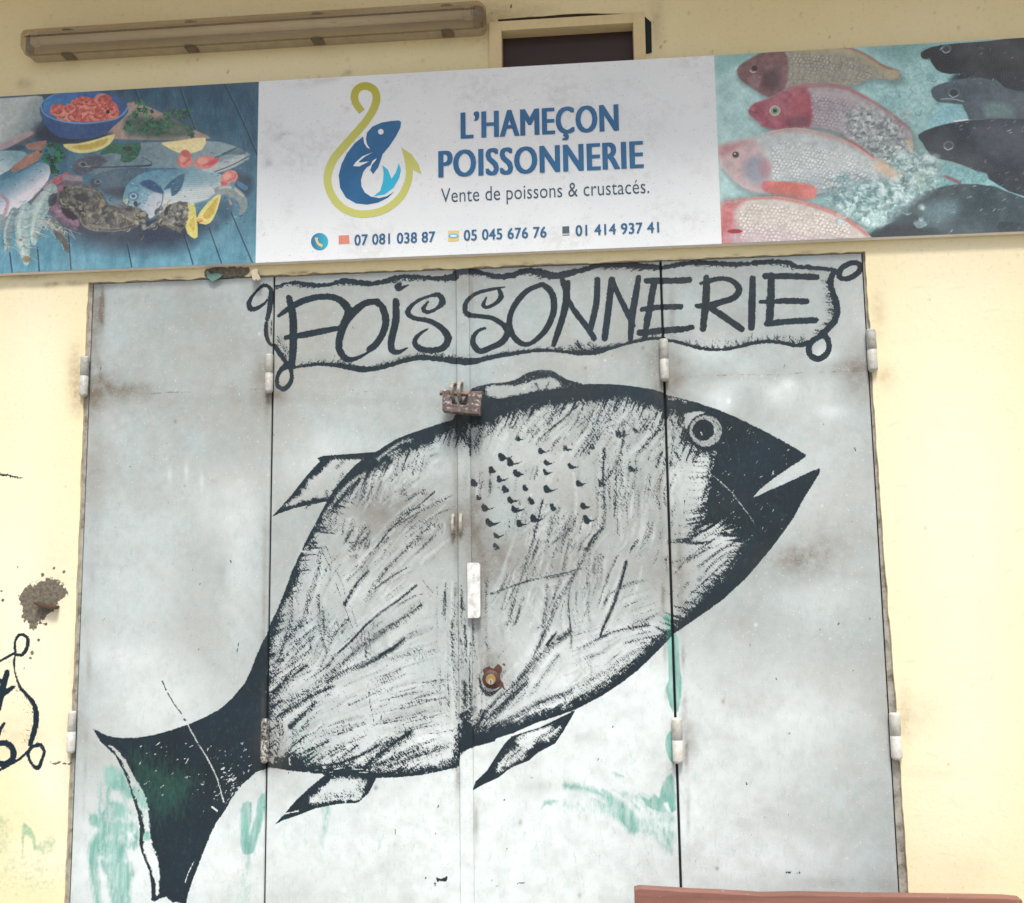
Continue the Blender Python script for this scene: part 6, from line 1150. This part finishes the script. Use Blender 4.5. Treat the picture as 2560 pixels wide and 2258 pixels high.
cm = simple('clip_plastic', (.16, .13, .085), (.11, .09, .06), 60, .5)
for px in z_('T', [(250,0),(745,0),(1255,0),(1780,0)]):
    x = P(px[0], 120, -.05)[0]
    for s_ in (-1, 1):
        bm = bmesh.new(); box(bm, x-.014, x+.014, -.034, -.008, zc+s_*(hz-.001)-.002, zc+s_*(hz-.001)+.002+.0012*s_); box(bm, x-.009, x+.009, -.040, -.0345, zc+s_*(hz-.001)-.0015, zc+s_*(hz-.001)+.0015); fin('clip', bm, cm, lamp, bevel=.001)

# ------------------------------------------------------------------ vent window behind the sign
vent = empty('vent_window', ((vx0+vx1)/2, 0, vz0)); tag(vent, 'small dark vent window with cream frame partly hidden by the sign', 'window')
fw0 = P(1254.5, 110)[0]; fw1 = P(1583.5, 100)[0]; wz = P(1420, 68)[2]; ox0 = P(1245, 60)[0]; ox1 = P(1612, 60)[0]; oz1 = (P(1246, 54)[2]+P(1610, 38)[2])/2
bm = bmesh.new(); box(bm, vx0-.030, fw0, -.006, .03, vz0, oz1); box(bm, fw1, ox1, -.006, .03, vz0, oz1); box(bm, fw0, fw1, -.006, .03, wz-.002, oz1); fin('window_frame', bm, M['cream'], vent, bevel=.001)
bm = bmesh.new(); box(bm, vx0-.02, vx1+.04, .030, .037, vz0, oz1-.004); wb = fin('shutter_board', bm, simple('dark_shutter', (.050, .026, .021), (.034, .019, .017), 9, .5, stretch=(.3, 1, 2)), vent)
b_ = [P(x, y, -.001) for x, y in z_('U', [(1226,118),(1272,158),(1276,372),(1230,386)])]
bm = bmesh.new(); prism(bm, [(v[0], v[2]) for v in b_], -.0012, .001); fin('side_gap', bm, simple('dark_teal_gap', (.008, .02, .022), (.006, .014, .015), 10, .8, bump=0), vent)
b_ = [P(x, y, -.001) for x, y in z_('U', [(182,140),(400,122),(500,118),(640,104),(750,98),(850,96),(940,98),(1210,98),(1210,104),(950,108),(700,128),(500,140),(350,150),(190,156)])]
bm = bmesh.new(); prism(bm, [(v[0], v[2]) for v in b_], -.0014, .001); fin('top_gap', bm, simple('dark_crack', (.05, .035, .02), (.025, .018, .01), 90, .9, bump=0), vent)

# ------------------------------------------------------------------ plank bench back in front of the door
PY = -.16
bench = empty('bench', tuple(P(2070, 2258, PY)*np.array([1, 1, 0]))); tag(bench, 'faded red brown wooden bench board in front of the door at lower right', 'bench')
b = NB('bench_paint'); b.pos(); c_ = b.mix(b.noise(18, 5, .65, stretch=(.25, 1, 5), lo=.35, hi=.66), (.20, .088, .066), (.27, .13, .10)); c_ = b.mix(b.mr(b.noise(60, 4, .7, stretch=(.3, 1, 3)), .60, .72, 0, .7), c_, (.15, .06, .045)); c_ = b.mix(b.mr(b.noise(150, 2, .6), .70, .75), c_, (.75, .68, .6)); b.base(c_); b.set(Roughness=.55); b.bump(b.noise(60, 4, .6, stretch=(.2, 1, 3)), .4, .001); M['bench'] = b.m
top = [P(x, y, PY) for x, y in z_('J', [(54,992),(82,986),(180,992),(340,1002),(480,1008),(620,1016),(700,1022),(900,1018),(1200,1024),(1500,1028),(1800,1032),(1960,1036)])]
zbot = top[0][2]-.13; pts = [(v[0], v[2]) for v in top]; xr = P(2556, 2250, PY)[0]; pts += [(xr, pts[-1][1]-.002), (xr, zbot), (pts[0][0], zbot)]
bm = bmesh.new(); prism(bm, pts, PY, PY+.024); fin('back_board', bm, M['bench'], bench, bevel=.0015)
x0b, x1b = pts[0][0], xr
for x in (x0b+.06, x1b-.10):
    bm = bmesh.new(); box(bm, x, x+.05, PY+.0245, PY+.055, 0, zbot+.09); fin('post', bm, M['bench'], bench, bevel=.002)
bm = bmesh.new(); box(bm, x0b, x1b, PY-.32, PY-.002, .40, .43); fin('seat', bm, M['bench'], bench, bevel=.003)
for x in (x0b+.06, x1b-.10):
    bm = bmesh.new(); box(bm, x, x+.05, PY-.30, PY-.25, 0, .3995); fin('leg', bm, M['bench'], bench, bevel=.002)
